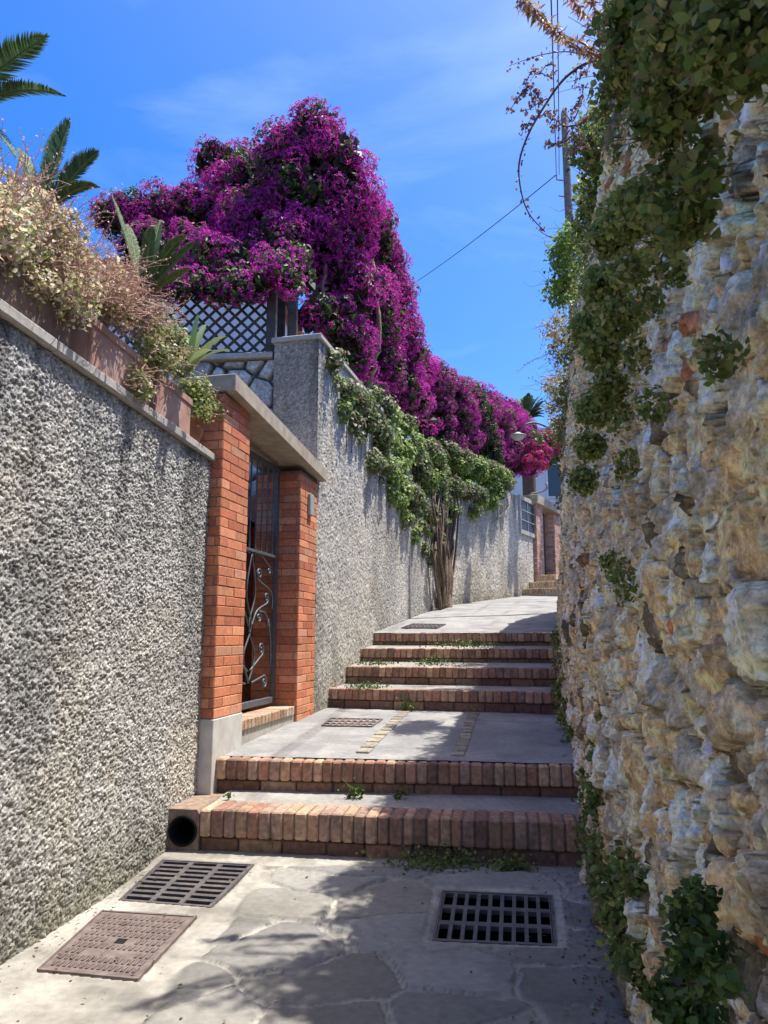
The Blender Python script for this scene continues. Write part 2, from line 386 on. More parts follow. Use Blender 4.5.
# hill behind walls
g = MB()
g.add([(-40, -6, 2.28), (w1x(-6)-.15, -6, 2.28), (w1x(4.9)-.15, 4.9, 2.28), (-1.2, 7.15, 2.3), (-40, 7.15, 2.3)], [(0, 1, 2, 3, 4)])
g.add([(-40, 7.3, 3.7), (-.9, 7.3, 3.7), (.75, 13.9, 3.9), (4.2, 20.5, 4.0), (10, 40, 5), (-40, 40, 5), (-40, 7.3, 2.0), (-.9, 7.3, 2.0)], [(0, 1, 2, 3, 4, 5), (0, 1, 7, 6)])
tag(g.build('terrace', 'soil'), 'raised garden terrace behind the left walls', kind='structure')
ys = np.linspace(-5, 26, 40); xs = np.array([0, .5, 2, 6, 14, 30]); V = []
for y in ys:
    for x in xs: V.append((rwx(y)+.32+x, y, RTOP-.12+.12*x*(x > .4)))
nc = len(xs); g = MB(); g.add(V, [(i*nc+j, i*nc+j+1, (i+1)*nc+j+1, (i+1)*nc+j) for i in range(len(ys)-1) for j in range(nc-1)])
tag(g.build('hillside', 'soil'), 'earth bank held up by the rubble wall', kind='structure')
# ------------------------------------------------------------------ right rubble wall
sy = cgrid([(-4, .12), (0, .03), (.6, .0058), (1.2, .0075), (2.5, .014), (5, .025), (10, .035), (12, .05), (26, .2)])
sz = np.arange(-.15, RTOP+.001, .006)
Yg, Zg = np.meshgrid(sy, sz); Xb = rwx(Yg)
dx = np.gradient(rwx(sy), sy); dx = np.convolve(np.pad(dx, 6, 'edge'), np.ones(13)/13, 'valid')
ln = np.sqrt(1+dx*dx); nx = (-1/ln)[None]; ny = (dx/ln)[None]
S = Yg*1.02
ws = S+.10*(fbm(S*4, Zg*4, 1)-.5)+.03*(fbm(S*16, Zg*16, 7)-.5); wz = Zg+.10*(fbm(S*4, Zg*4, 2)-.5)+.03*(fbm(S*16, Zg*16, 8)-.5)
wj = .022*(fbm(S*36, Zg*36, 17, 3)-.5)*2; ws = ws+wj; wz = wz+.022*(fbm(S*36, Zg*36, 18, 3)-.5)*2
fa1, fa2, facx, facy, faox, faoy = voro(S/.055+.5*fbm(S*8, Zg*8, 91), Zg/.045+.5*fbm(S*8, Zg*8, 92), 93, .95)
fr1, fr2, fr3 = h2(facx, facy, 94), h2(facx, facy, 95), h2(facx, facy, 96)
facet = .028*(faox*(fr1-.5)+faoy*(fr2-.5))+.012*(fr3-.5)
def stones(cell_s, cell_z, seed, thr):
    f1, f2, cx, cy, ox, oy = voro(ws/cell_s, wz/cell_z, seed, .85)
    e = f2-f1
    r1, r2, r3, r4 = h2(cx, cy, seed+1), h2(cx, cy, seed+2), h2(cx, cy, seed+3), h2(cx, cy, seed+4)
    prof = sstep(.02, .12, e)*.88+.12*sstep(.1, .5, e)
    hgt = prof*(.35+.65*r1)+.75*prof*(ox*(r2-.5)*2+oy*(r3-.5)*2)
    return hgt, e, r1, r2, r3, r4, cx, cy
hb, eb, b1, b2, b3, b4, bcx, bcy = stones(.19, .15, 100, .5)
hs, es, s1, s2, s3, s4, scx, scy = stones(.10, .07, 200, .5)
big = (b4 > .5)
ridge = np.abs(fbm(S*9, Zg*7, 33, 5)-.5)*2
hst = np.where(big, hb*.066, hs*.050)+facet+.012*(fbm(S*22, Zg*22, 5)-.5)+.012*(.35-ridge)+.016*(fbm(S*50, Zg*50, 6, 3)-.5)
pit = sstep(.60, .70, fbm(S*24, Zg*20, 19, 4))
mort = -.012+.075*(sstep(.40, .72, fbm(S*2.6, Zg*2.6, 11)))*.6+.014*(fbm(S*38, Zg*34, 12, 3)-.5)-.018*pit
isst = sstep(-.002, .003, hst-mort)
D = np.maximum(hst, mort)+.05*(fbm(S*1.1, Zg*1.1, 14)-.5)
e_ = np.where(big, eb, es); gap = (1-sstep(0, .07, e_))*(np.where(big, b3, s3) > .5)
D -= .035*gap
r1 = np.where(big, b1, s1); r2 = np.where(big, b2, s2); r3 = np.where(big, b3, s3)
c1 = np.array([.95, .90, .80]); c2 = np.array([.50, .48, .44]); c3 = np.array([.74, .57, .37]); c4 = np.array([.17, .16, .13]); c5 = np.array([.45, .20, .12])
sc = mix(c1, c2, sstep(.45, .75, r2)[..., None]); sc = mix(sc, c3, sstep(.60, .66, r3)[..., None]*.8)
sc = np.where((r1*7.3 % 1 > .93)[..., None], c4, sc); sc = np.where((r2*9.1 % 1 > .965)[..., None] & ~big[..., None], c5, sc)
veins = sstep(.0, .10, ridge); sc = sc*(.82+.36*fr3)[..., None]*(.72+.32*veins[..., None])*(.5+1.0*fbm(S*14, Zg*14, 71))[..., None]
mc = mix(np.array([.86, .68, .45]), np.array([.64, .55, .42]), fbm(S*2.5, Zg*2.5, 61)[..., None])*(.45+1.1*fbm(S*20, Zg*20, 62))[..., None]
col = mix(mc, sc, isst[..., None]); col = np.clip(col*np.array([1.27, 1.14, .89]), 0, .93)*(1-.8*gap[..., None])
jl = (1-sstep(.01, .085, e_+.05*(fbm(S*30, Zg*30, 24)-.5)))*sstep(.018, -.012, mort)*(.35+.65*sstep(.35, .6, fbm(S*5, Zg*5, 23))); D -= .026*jl; col = col*(1-.80*jl[..., None]); col = col*(1-.55*(pit*(1-isst))[..., None])
st = sstep(.52, .72, fbm(S*1.8, Zg*.9, 81)); col = mix(col, np.array([.42, .35, .25])*np.ones_like(col), .34*st[..., None])
moss = sstep(.5, .7, fbm(S*2.5+9, Zg*2.0, 85))*sstep(1.2, 3.6, Zg+.12*Yg); col = mix(col, np.array([.09, .10, .035])*np.ones_like(col), .22*moss[..., None])
X = Xb+BAT*Zg+nx*D; Y = Yg+ny*D
rw = empty('stone_wall', (1.2, 4, 0), 'tall rough rubble stone wall with yellowish mortar filling the right side', 'wall')
def local(o, par):  # mesh is in world coordinates; keep it there below a moved empty
    o.location = -Vector(par.location); return o
local(sheet('masonry', X, Y, Zg, col, 'rock', rw, smooth=False), rw)
g = MB(); yy = np.linspace(-4, 26, 60)
V = []
for y in yy:
    x = rwx(y)+BAT*RTOP
    V += [(x-.03, y, RTOP-.02), (x+.5, y, RTOP+.02), (x+.5, y, RTOP-1)]
g.add(V, [(i*3+j, i*3+j+1, i*3+j+4, i*3+j+3) for i in range(59) for j in (0, 1)])
local(g.build('wall_top', 'mortar', rw), rw)
# ------------------------------------------------------------------ roughcast walls
def roughcast(name, A, B, z0, z1, sp, parent, seed, flat=False, tone=(.60, .575, .52), z1b=None, z0b=None, amp=1., stops=None, cell=.011):
    A = np.array(A, float); B = np.array(B, float); Ln = np.linalg.norm(B-A); t = (B-A)/Ln; n = np.array([t[1], -t[0]])
    s = np.linspace(0, Ln, int(Ln/sp)+2) if stops is None else cgrid(stops)
    zz = np.arange(0, 1.00001, sp/(max(z1, z1b or z1)-z0))
    S, T = np.meshgrid(s, zz)
    top = z1+(S/Ln)*((z1b if z1b is not None else z1)-z1); bot = z0+(S/Ln)*((z0b if z0b is not None else z0)-z0)
    Z = bot+(top-bot)*T
    f1, f2, cx, cy, *_ = voro(S/cell, Z/cell, seed, 1.)
    r = h2(cx, cy, seed+3)
    peb = np.sqrt(np.clip(1-(f1/.62)**2, 0, 1))*(.25+.75*r)
    g1, g2, *_ = voro(S/.045+3*fbm(S*9, Z*9, seed+4), Z/.045, seed+7, 1.)
    lump = 1-sstep(0, .75, g1)
    low = fbm(S*1.1, Z*1.1, seed+5)
    D = amp*(.007*peb+.006*lump*fbm(S*12, Z*12, seed+9)+.016*(.5-np.abs(fbm(S*70, Z*70, seed+6, 2)-.5)*2.2)+.012*(fbm(S*22, Z*22, seed+8, 3)-.5)-.002)+.03*(low-.5)
    if flat: D = .004*fbm(S*30, Z*30, seed)
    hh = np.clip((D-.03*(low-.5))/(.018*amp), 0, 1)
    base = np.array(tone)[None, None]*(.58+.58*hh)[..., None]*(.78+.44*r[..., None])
    w = sstep(.42, .68, fbm(S*1.6, Z*.8, seed+21)); base = mix(base, base*np.array([.60, .61, .63]), .75*w[..., None])
    w2 = sstep(.5, .75, fbm(S*2.3+7, Z*1.7, seed+25)); base = mix(base, base*np.array([1.10, 1.04, .94]), .6*w2[..., None])
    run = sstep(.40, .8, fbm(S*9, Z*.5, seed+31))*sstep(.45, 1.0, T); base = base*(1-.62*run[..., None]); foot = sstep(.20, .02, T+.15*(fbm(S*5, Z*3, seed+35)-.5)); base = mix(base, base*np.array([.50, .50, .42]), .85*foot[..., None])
    return local(sheet(name, A[0]+t[0]*S+n[0]*D, A[1]+t[1]*S+n[1]*D, Z, base, 'rough', parent), parent)
lw = empty('roughcast_wall', (-1.4, 3.5, 0), 'near grey pebbledash wall with thin cement coping and planters on top', 'wall')
A = (w1x(-3.), -3.); B = (w1x(4.93), 4.93); L_ = math.dist(A, B)
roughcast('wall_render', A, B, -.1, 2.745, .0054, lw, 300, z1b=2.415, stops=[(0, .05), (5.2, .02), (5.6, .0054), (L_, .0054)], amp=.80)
g = MB()
td = np.array([B[0]-A[0], B[1]-A[1], 0])/L_; nd = np.array([td[1], -td[0], 0]); TZ = np.array([0, 0, -.0416])
k0 = -3.
while k0 < 4.9:
    k1 = min(k0+1.02, 4.93)
    p = np.array([w1x(k0+.004), k0+.004, 2.418+(4.93-k0)*.0416])+nd*.035
    g.obox(p, (td+TZ)*(k1-k0-.008)*1.012, -nd*.36, (0, 0, .052), bev=.006)
    k0 = k1
local(g.build('coping', 'concrete', lw), lw)
g = MB(); p = np.array([*B, -.1]); g.obox(p-td*.001-nd*.3, nd*.295, td*.02, (0, 0, 2.49)); p = np.array([*A, -.1])
g.obox(p-nd*.34, td*L_, nd*.30, (0, 0, 2.47)); local(g.build('wall_core', 'mortar', lw), lw)
# wall 2
tw = empty('roughcast_wall', (0, 10, 0), 'tall weathered roughcast wall behind the gate, ivy over its top', 'wall')
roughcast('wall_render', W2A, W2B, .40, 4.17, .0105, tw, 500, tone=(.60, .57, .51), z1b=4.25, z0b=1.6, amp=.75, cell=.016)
t2 = np.array([*(W2B-W2A), 0]); L2 = np.linalg.norm(t2); t2 /= L2
endL = np.array([W2A[0], W2A[1]])-n2[:2]*.47
roughcast('wall_render', endL, W2A, .40, 4.17, .012, tw, 520, tone=(.60, .51, .40), amp=.45, cell=.02)  # end face tone warmed to offset the bluish shade it stands in
g = MB(); g.obox(np.array([*endL, 4.17])-t2*.03-n2*.03, n2*.535, t2*(L2+.02), (0, 0, .055), bev=.008)
local(g.build('coping', 'concrete', tw), tw)
g = MB(); pc_ = np.array([*endL, .4])+t2*.03+n2*.02; g.obox(pc_, n2*.42, t2*(L2-.05), (0, 0, 3.76)); local(g.build('wall_core', 'mortar', tw), tw)
# wall 3
W3E = W2B+W3D*5.75
ww = empty('plaster_wall', (2.5, 16, 1.5), 'far peeling beige plaster wall with a small framed window', 'wall')
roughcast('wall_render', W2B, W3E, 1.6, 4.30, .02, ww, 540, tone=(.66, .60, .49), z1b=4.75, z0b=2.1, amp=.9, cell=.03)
c = [on3(520.3, 499, .03), on3(533.5, 504.5, .03), on3(533.7, 534.5, .03), on3(520.5, 529, .03)]
wn = empty('window', (0, 0, 0)); wn.parent = ww; wn.location = -ww.location
g = MB(); t3 = np.array([*W3D, 0]); o3 = np.array([*W2B, 0])
sA = np.dot(c[0]-o3, t3); sB = np.dot(c[1]-o3, t3); zt = c[0][2]; zb = c[3][2]
def f3(s, z, w, h, d0, d1, mb, **k): mb.obox(o3+t3*s+n3*d0+np.array([0, 0, z]), t3*w, n3*(d1-d0), (0, 0, h), **k)
fw = .10
f3(sA-fw, zb-fw, sB-sA+2*fw, fw, .0, .05, g); f3(sA-fw, zt, sB-sA+2*fw, fw, .0, .05, g)
f3(sA-fw, zb, fw, zt-zb, .0, .05, g); f3(sB, zb, fw, zt-zb, .0, .05, g); g.build('frame', 'concrete', wn)
g = MB(); f3(sA, zb, sB-sA, zt-zb, .015, .024, g); g.build('pane', 'pane', wn)
g = MB(); f3((sA+sB)/2-.012, zb, .024, zt-zb, .026, .04, g)
for q in (.33, .66): f3(sA, zb+(zt-zb)*q-.01, sB-sA, .02, .041, .05, g)
g.build('grille', 'steel', wn)
g = MB(); a = on3(531, 494, 0.0); g.tube(crv([a, a+n3*.25+np.array([0, 0, .03]), a+n3*.42+np.array([0, 0, .10]), a+n3*.42+np.array([0, 0, .25])], 5), .028, 8)
o = g.build('spout', 'steel', ww, True); local(o, ww)
# ------------------------------------------------------------------ brick work
RB = [(.58, .205, .10), (.62, .235, .12), (.54, .19, .095), (.64, .27, .145), (.59, .215, .11), (.50, .165, .09), (.62, .30, .18)]
def bface(mb, o, u, w, n, lu, lw_, colr=RB, bl=.26, bh=.061, mo=.005, seed=0, proud=.004):
    """running-bond bricks standing proud on a face: o corner, unit u along, unit w up, n outward"""
    rr = random.Random(seed); o, u, w, n = map(lambda q: np.array(q, float), (o, u, w, n)); z = 0; k = 0
    while z+bh*.6 < lw_:
        h = min(bh, lw_-z); x = -(bl/2)*(k % 2)
        while x < lu-.01:
            a = max(x, 0); b = min(x+bl-mo, lu)
            if b-a > .02:
                c = rr.choice(colr); f = rr.uniform(.82, 1.14); pr = proud+rr.uniform(-.002, .002)
                mb.obox(o+u*a+w*z-n*.01, u*(b-a), n*(.01+pr), w*h, tuple(q*f for q in c), bev=.003)
            x += bl
        z += bh+mo; k += 1
def brick_pillar(parent, o, t, n, lt, ln_, z0, z1, seed, colr=RB, plinth=0, detail=True):
    """o: corner (front-left), t along alley, n outward. Body extends to -n"""
    o = np.array(o, float); t = np.array([*t, 0]); n = np.array([*n, 0]); up = np.array([0, 0, 1.])
    p = empty('brick_pillar'); p.parent = parent; p.location = -parent.location
    g = MB(); g.obox(o-n*ln_+up*z0, t*lt, n*ln_, up*(z1-z0)); g.build('mortar_core', 'mortar', p)
    g = MB(); zb = z0+plinth
    bface(g, o+up*zb+up*.004, t, up, n, lt, z1-zb, colr, seed=seed)
    bface(g, o-n*ln_+up*zb+up*.004, n, up, -t, ln_, z1-zb, colr, seed=seed+1)
    bface(g, o-n*ln_+t*lt+up*zb+up*.004, n, up, t, ln_, z1-zb, colr, seed=seed+2)
    g.build('brickwork', 'brick', p)
    if plinth:
        g = MB(); g.obox(o-n*(ln_)-t*.008+up*(z0-.05), t*(lt+.016), n*(ln_+.008), up*(plinth+.05), bev=.004); g.build('plinth', 'plinth', p)
    return p
gt = empty('brick_gateway', (-.9, 6, .5), 'orange brick gateway with concrete lintel and scrolled iron gate', 'gateway')
PL = np.array([-1.098, 4.90]); PR = np.array([-.645, 7.0]); tp = (PR-PL)/np.linalg.norm(PR-PL); npn = np.array([tp[1], -tp[0]])
LG = np.linalg.norm(PR-PL)
# widths along the face measured from pixel columns
def along(px, py=600):
    q = atplane(px, py, np.array([*PL, 0]), np.array([*npn, 0])); return float(np.dot(q[:2]-PL, tp))
sL = along(243, 650); sR = along(297.5, 650)
lp = brick_pillar(gt, np.array([*PL, 0]), tp, npn, sL, .42, .22, 2.90, 11, plinth=.50)
lp['label'] = 'near brick pillar standing on a grey cement plinth'
rp = brick_pillar(gt, np.array([*(PL+tp*sR), 0]), tp, npn, LG-sR-.01, .42, .45, 2.72, 21)
rp['label'] = 'far brick pillar with a small entry plate'
# lintel from its picture corners: front face plane slightly proud
def onP(px, py, off=.07): return atplane(px, py, np.array([*(PL+npn*off), 0]), np.array([*npn, 0]))
a = onP(236, 373.5); b = onP(327, 465)
s0 = float(np.dot(a[:2]-PL, tp)); s1_ = float(np.dot(b[:2]-PL, tp))
zl = 2.722
g = MB(); g.obox(np.array([*(PL+tp*(s0)-npn*.45), zl+.20]), np.array([*tp, 0])*(s1_-s0)-np.array([0, 0, .19]), np.array([*npn, 0])*.52, (0, 0, .125), bev=.006)
local(g.build('lintel', 'lintel', gt), gt)
print('GATE', 'sL', sL, 'sR', sR, 'LG', LG, 'lintel s', s0, s1_, 'z', a[2], b[2], onP(236, 389)[2], onP(319, 478)[2], 'pillar bottom', onP(241, 722, 0)[2], onP(300, 720, 0)[2])
# threshold
T3 = np.array([*tp, 0]); N3 = np.array([*npn, 0])
g = MB(); zt_ = .66
g.obox(np.array([*(PL+tp*(sL+.012)-npn*.42), .40]), T3*(sR-sL-.024), N3*.40, (0, 0, zt_-.40-.07)); local(g.build('threshold_base', 'concrete', gt), gt)
g = MB(); k = 0; x = sL+.012
while x < sR-.05:
    w_ = min(.062, sR-.014-x); c = random.choice([(.46, .30, .20), (.50, .36, .25), (.42, .26, .17), (.5, .38, .28)]); f = random.uniform(.85, 1.15)
    g.obox(np.array([*(PL+tp*x-npn*.24), zt_-.07]), T3*w_, N3*.235, (0, 0, .07+random.uniform(-.002, .002)), tuple(q*f for q in c), bev=.005); x += .068
local(g.build('threshold', 'oldbrick', gt), gt)
# iron gate
ig = empty('iron_gate'); ig.parent = gt; ig.location = -gt.location
dpt = -.20
def gp(s, z, d=0): return np.array([*(PL+tp*s+npn*(dpt+d)), z])
g0, g1_, gz0, gz1 = sL+.03, sR-.03, zt_+.03, 2.74
g = MB()
def bar(mb, s, z, w, h, d=.03): mb.obox(gp(s, z, -d/2), T3*w, N3*d, (0, 0, h), bev=.003)
bar(g, g0, gz0, .045, gz1-gz0); bar(g, g1_-.045, gz0, .045, gz1-gz0); bar(g, g0, gz0, g1_-g0, .05, .034); bar(g, g0, gz1-.045, g1_-g0, .045, .034)
zm = gz0+(gz1-gz0)*.60
bar(g, g0, zm, g1_-g0, .025, .026); g.build('gate_frame', 'iron', ig)
g = MB(); nb = 9
for i in range(1, nb):
    s = g0+(g1_-g0)*i/nb; g.tube([gp(s, zm), gp(s, gz1-.02)], .0085, 6)
g.build('bars', 'iron', ig)
g = MB()
def spiral(cx_, cz_, r, a0, turns, sgn, tail=None):
    pts = []
    for i in range(int(26*turns)+1):
        a = a0+sgn*2*PI*i/26; rr = r*(1-.86*i/(26*turns)); pts.append((cx_+rr*math.cos(a), cz_+rr*math.sin(a)))
    if tail: pts = [(p[0], p[1]) for p in crv([(tail[0][0], tail[0][1], 0)]+[(q[0], q[1], 0) for q in tail[1:]]+[(pts[0][0], pts[0][1], 0)], 8)[:-1]]+pts
    g.tube([gp(p[0], p[1]) for p in pts], .0085, 6)
gw = g1_-g0; mid = (g0+g1_)/2
for sd in (-1, 1):
    X_ = lambda f: mid+sd*gw*f
    zz = gz0+.05; H_ = zm-zz
    spiral(X_(.30), zz+.11*H_, .055, PI/2, 1.5, sd*-1, [(X_(.06), zz+.12*H_)])
    spiral(X_(.22), zz+.34*H_, .06, -PI/2, 1.6, sd, [(X_(.40), zz+.20*H_), (X_(.42), zz+.28*H_)] if 0 else [(X_(.02), zz+.20*H_)])
    spiral(X_(.16), zz+.56*H_, .05, PI/2 if sd > 0 else PI/2, 1.5, -sd, [(X_(.42), zz+.22*H_), (X_(.40), zz+.42*H_), (X_(.30), zz+.58*H_)])
    spiral(X_(.30), zz+.70*H_, .05, -PI/2, 1.5, sd, [(X_(.03), zz+.50*H_), (X_(.12), zz+.60*H_)])
    spiral(X_(.15), zz+.86*H_, .055, -PI/2, 1.6, -sd, [(X_(.42), zz+.62*H_), (X_(.40), zz+.74*H_)])
    spiral(X_(.34), zz+.90*H_, .035, PI/2, 1.4, -sd, [(X_(.04), zz+.99*H_), (X_(.15), zz+1.0*H_)])
    spiral(X_(.36), zz+.52*H_, .03, PI/2, 1.3, sd)
    g.tube([gp(q[0], q[1]) for q in [(p[0], p[1]) for p in crv([(X_(.0), zz+.12*H_, 0), (X_(.10), zz+.3*H_, 0), (X_(-.02), zz+.5*H_, 0), (X_(.08), zz+.72*H_, 0), (X_(0), zm, 0)], 7)]], .008, 6)
g.build('scrollwork', 'iron', ig, True)
g = MB(); pc = onP(309, 505, 0); sp_ = float(np.dot(pc[:2]-PL, tp)); 
g.obox(np.array([*(PL+tp*(sp_-.055)+npn*.004), pc[2]-.10]), T3*.11, N3*.03, (0, 0, .20), bev=.006); local(g.build('entry_plate', 'plaque', gt), gt)
# dark garden passage wall behind the gate (keeps it shaded)
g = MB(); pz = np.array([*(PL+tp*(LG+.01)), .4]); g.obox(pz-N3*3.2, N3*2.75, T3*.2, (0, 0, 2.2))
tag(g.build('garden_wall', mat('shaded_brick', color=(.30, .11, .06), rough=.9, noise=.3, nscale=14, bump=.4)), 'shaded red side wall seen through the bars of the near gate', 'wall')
# ------------------------------------------------------------------ steps
SB = [(.40, .225, .15), (.36, .19, .13), (.45, .275, .18), (.30, .17, .125), (.39, .25, .185), (.50, .32, .21)]
def step(par, Lp, Rp, zb, zt, back, zback, depth=.24, eh=.135, seed=0, ext=(.12, .12), bw=.068, label=None):
    rr = random.Random(seed)
    L3 = np.array([*Lp, 0.]); R3 = np.array([*Rp, 0.]); u = (R3-L3); ln0 = np.linalg.norm(u); u /= ln0; v = np.array([-u[1], u[0], 0]); up = np.array([0, 0, 1.])
    st = empty('step'); st.parent = par; st.location = -par.location
    if label: st['label'] = label
    a = L3-u*ext[0]; ln = ln0+ext[0]+ext[1]
    # base course bricks
    g = MB(); x = 0; hb_ = zt-eh-zb
    g.obox(a+v*.045+up*(zb-.1), u*ln, v*(back-.03), up*(zt-eh*.5-zb+.1-.01)); g.build('mortar_bed', 'mortar', st)
    g = MB()
    while x < ln:
        w_ = min(rr.uniform(.22, .30), ln-x); c = rr.choice(SB); f = rr.uniform(.4, .8)
        g.obox(a+u*x+v*(.022+rr.uniform(0, .008))+up*(zb-.03), u*(w_-.008), v*.1, up*(hb_+.028-.004), tuple(q*f for q in c), bev=.008); x += w_
    g.build('base_course', 'oldbrick', st)
    g = MB(); x = 0
    while x < ln:
        w_ = min(bw*rr.uniform(.88, 1.12), ln-x)
        if w_ < .02: break
        c = rr.choice(SB); f = rr.uniform(.75, 1.2); dz = rr.uniform(-.004, .003); dv = rr.uniform(-.005, .006)
        g.obox(a+u*x+v*dv+up*(zt-eh), u*(w_-rr.uniform(.005, .009)), v*(depth+rr.uniform(-.01, .01)), up*(eh+dz), tuple(q*f for q in c), bev=.009); x += w_
    g.build('brick_edging', 'oldbrick', st)
    # tread
    nu, nv = int(ln/.04)+2, int((back-depth)/.04)+3
    U, Vv = np.meshgrid(np.linspace(0, ln, nu), np.linspace(depth-.01, back, nv))
    X = a[0]+u[0]*U+v[0]*Vv; Y = a[1]+u[1]*U+v[1]*Vv
    Z = zt-.006+(zback-zt)*(Vv-depth)/(back-depth+1e-6)+.006*(fbm(X*8, Y*8, seed)-.5)
    col = np.array([.30, .285, .255])[None, None]*(.7+.55*fbm(X*6, Y*6, seed+5))[..., None]
    sheet('tread', X, Y, Z, col, 'slab', st)
    # grime-filled joint layer just below the brick tops
    g = MB(); g.obox(a+v*.012+up*(zt-eh+.01), u*ln, v*(depth-.02), up*(eh-.018)); g.build('joints', 'mortar', st)
    return st
ls = empty('brick_stairs', (0, 4.5, 0), 'lower pair of wide brick-edged steps rising from the stone paving', 'stairs')
step(ls, (-1.06, 4.485), (1.095, 4.15), 0, .266, .55, .29, .24, .15, 1, (.0, .2), label='bottom step, drain pipe at its left end')
step(ls, (-1.053, 4.945), (1.20, 4.68), .285, .47, .40, .478, .12, .125, 2, (.03, .25))
us = empty('brick_stairs', (.6, 8, .5), 'upper flight of four worn red brick steps beside the rubble wall', 'stairs')
for i, (l, r, zb, zt, bk, zk) in enumerate([((-.50, 7.40), (1.534, 6.89), .555, .747, .62, .76), ((-.38, 7.97), (1.66, 7.46), .75, .936, .62, .97),
                                   ((-.24, 8.55), (1.80, 8.04), .965, 1.114, .62, 1.145), ((-.10, 9.12), (1.95, 8.60), 1.14, 1.288, .25, 1.288)]):
    step(us, l, r, zb, zt, bk, zk, .10, .105, 10+i, (.15, .35), bw=.072)
# cement block with drain pipe at the left end of the bottom step
u = np.array([1.095+1.06, 4.15-4.485, 0]); u /= np.linalg.norm(u); v = np.array([-u[1], u[0], 0]); up = np.array([0, 0, 1.])
kb = empty('drain_outlet', (-1.2, 4.5, 0), 'round black drain pipe mouth in the cement beside the bottom step', 'drain pipe')
pc = atplane(183, 831, np.array([-1.06, 4.485, 0]), v); 
lft = np.array([-1.06, 4.485, 0])-u*.32; W_ = .318; H_ = .262
cxp = float(np.dot(pc-lft, u)); czp = float(pc[2]); r_ = .082
g = MB(); n = 32; ring = []; outr = []
for i in range(n):
    an = 2*PI*i/n+PI/4; ca, sa = math.cos(an), math.sin(an)
    ring.append(lft+u*(cxp+r_*ca)+up*(czp+r_*sa))
    tx = ((W_-cxp) if ca > 0 else cxp)/max(abs(ca), 1e-6); tz = ((H_-czp) if sa > 0 else czp+.02)/max(abs(sa), 1e-6); tt = min(tx, tz)
    outr.append(lft+u*(cxp+tt*ca)+up*(czp+tt*sa))
back = [p+v*.35 for p in ring]; ob = [p+v*.45 for p in outr]
Vv = ring+outr+back+ob
Fs = [(i, (i+1) % n, n+(i+1) % n, n+i) for i in range(n)]+[(n+i, n+(i+1) % n, 3*n+(i+1) % n, 3*n+i) for i in range(n)]
g.add(Vv, Fs); local(g.build('cement_block', mat('brown_cement', color=(.27, .195, .14), rough=.95, noise=.3, nscale=30, bump=.5, bscale=70, bdist=.006, dark=(.12, .10, .08), dscale=9, damt=.6), kb), kb)
g = MB(); rin = [pc+(p-pc)*.90 for p in ring]; rb2 = [p+v*.42 for p in rin]; rf = [pc+(p-pc)*1.0-v*.012 for p in rin]; ro = [p-v*.012 for p in [pc+(q-pc)*1.04 for q in ring]]; rob = [p+v*.03 for p in ro]
g.add(rf+ro+rin+rb2+rob, [(i, (i+1) % n, n+(i+1) % n, n+i) for i in range(n)]+[(i, (i+1) % n, 3*n+(i+1) % n, 3*n+i) for i in range(n)]+[(n+i, n+(i+1) % n, 4*n+(i+1) % n, 4*n+i) for i in range(n)]+[tuple(3*n+i for i in range(n))])
local(g.build('pipe', 'black', kb), kb)
g = MB(); g.obox(lft+v*.452, u*.30, v*.2, up*.258)
local(g.build('cement_infill', 'concrete', kb), kb)
# strips in middle landing
mp = bpy.data.objects['middle_path']
from mathutils.bvhtree import BVHTree
_bv = {}
def hit(name, px, py, dz=0.):
    if name not in _bv:
        me = bpy.data.objects[name].data; _bv[name] = BVHTree.FromPolygons([v.co[:] for v in me.vertices], [p.vertices[:] for p in me.polygons])
    r_ = _bv[name].ray_cast(Vector((0, 0, CZ)), Vector(ray(px, py)).normalized()); return np.array(r_[0])+np.array([0, 0, dz])
def zl1(p): return .475+(p[1]-4.9+.16*p[0])*.034+.010
for (a, b) in (((358, 757), (404, 713)), ((455, 760), (474, 713))):
    q = []
    for (x, y, dx_) in ((*a, 0), (*b, 0)):
        q.append(hit('middle_path', x, y, .004))
    dd = (q[1]-q[0]); dd[2] = 0; dd /= np.linalg.norm(dd); sd = np.array([dd[1], -dd[0], 0])*.045
    g = MB(); Ls_ = np.linalg.norm((q[1]-q[0])[:2]); x_ = .12
    while x_ < Ls_:
        w_ = random.uniform(.10, .22); p = q[0]+dd*x_+sd*random.uniform(-.12, .12); h_ = _bv['middle_path'].ray_cast(Vector((p[0]+dd[0]*w_/2, p[1]+dd[1]*w_/2, 3)), Vector((0, 0, -1)))[0]
        if h_:
            p[2] = h_[2]-.014; f_ = random.uniform(.75, 1.15); k_ = random.choice([(.33, .29, .22), (.31, .275, .215), (.34, .30, .23), (.29, .265, .22)])
            g.obox(p-sd*random.uniform(.85, 1.05), sd*2, dd*(w_-.004), (0, 0, .024), tuple(t*f_ for t in k_), bev=.004)
        x_ += w_
    g.build('ochre_brick_strip', 'oldbrick', mp)
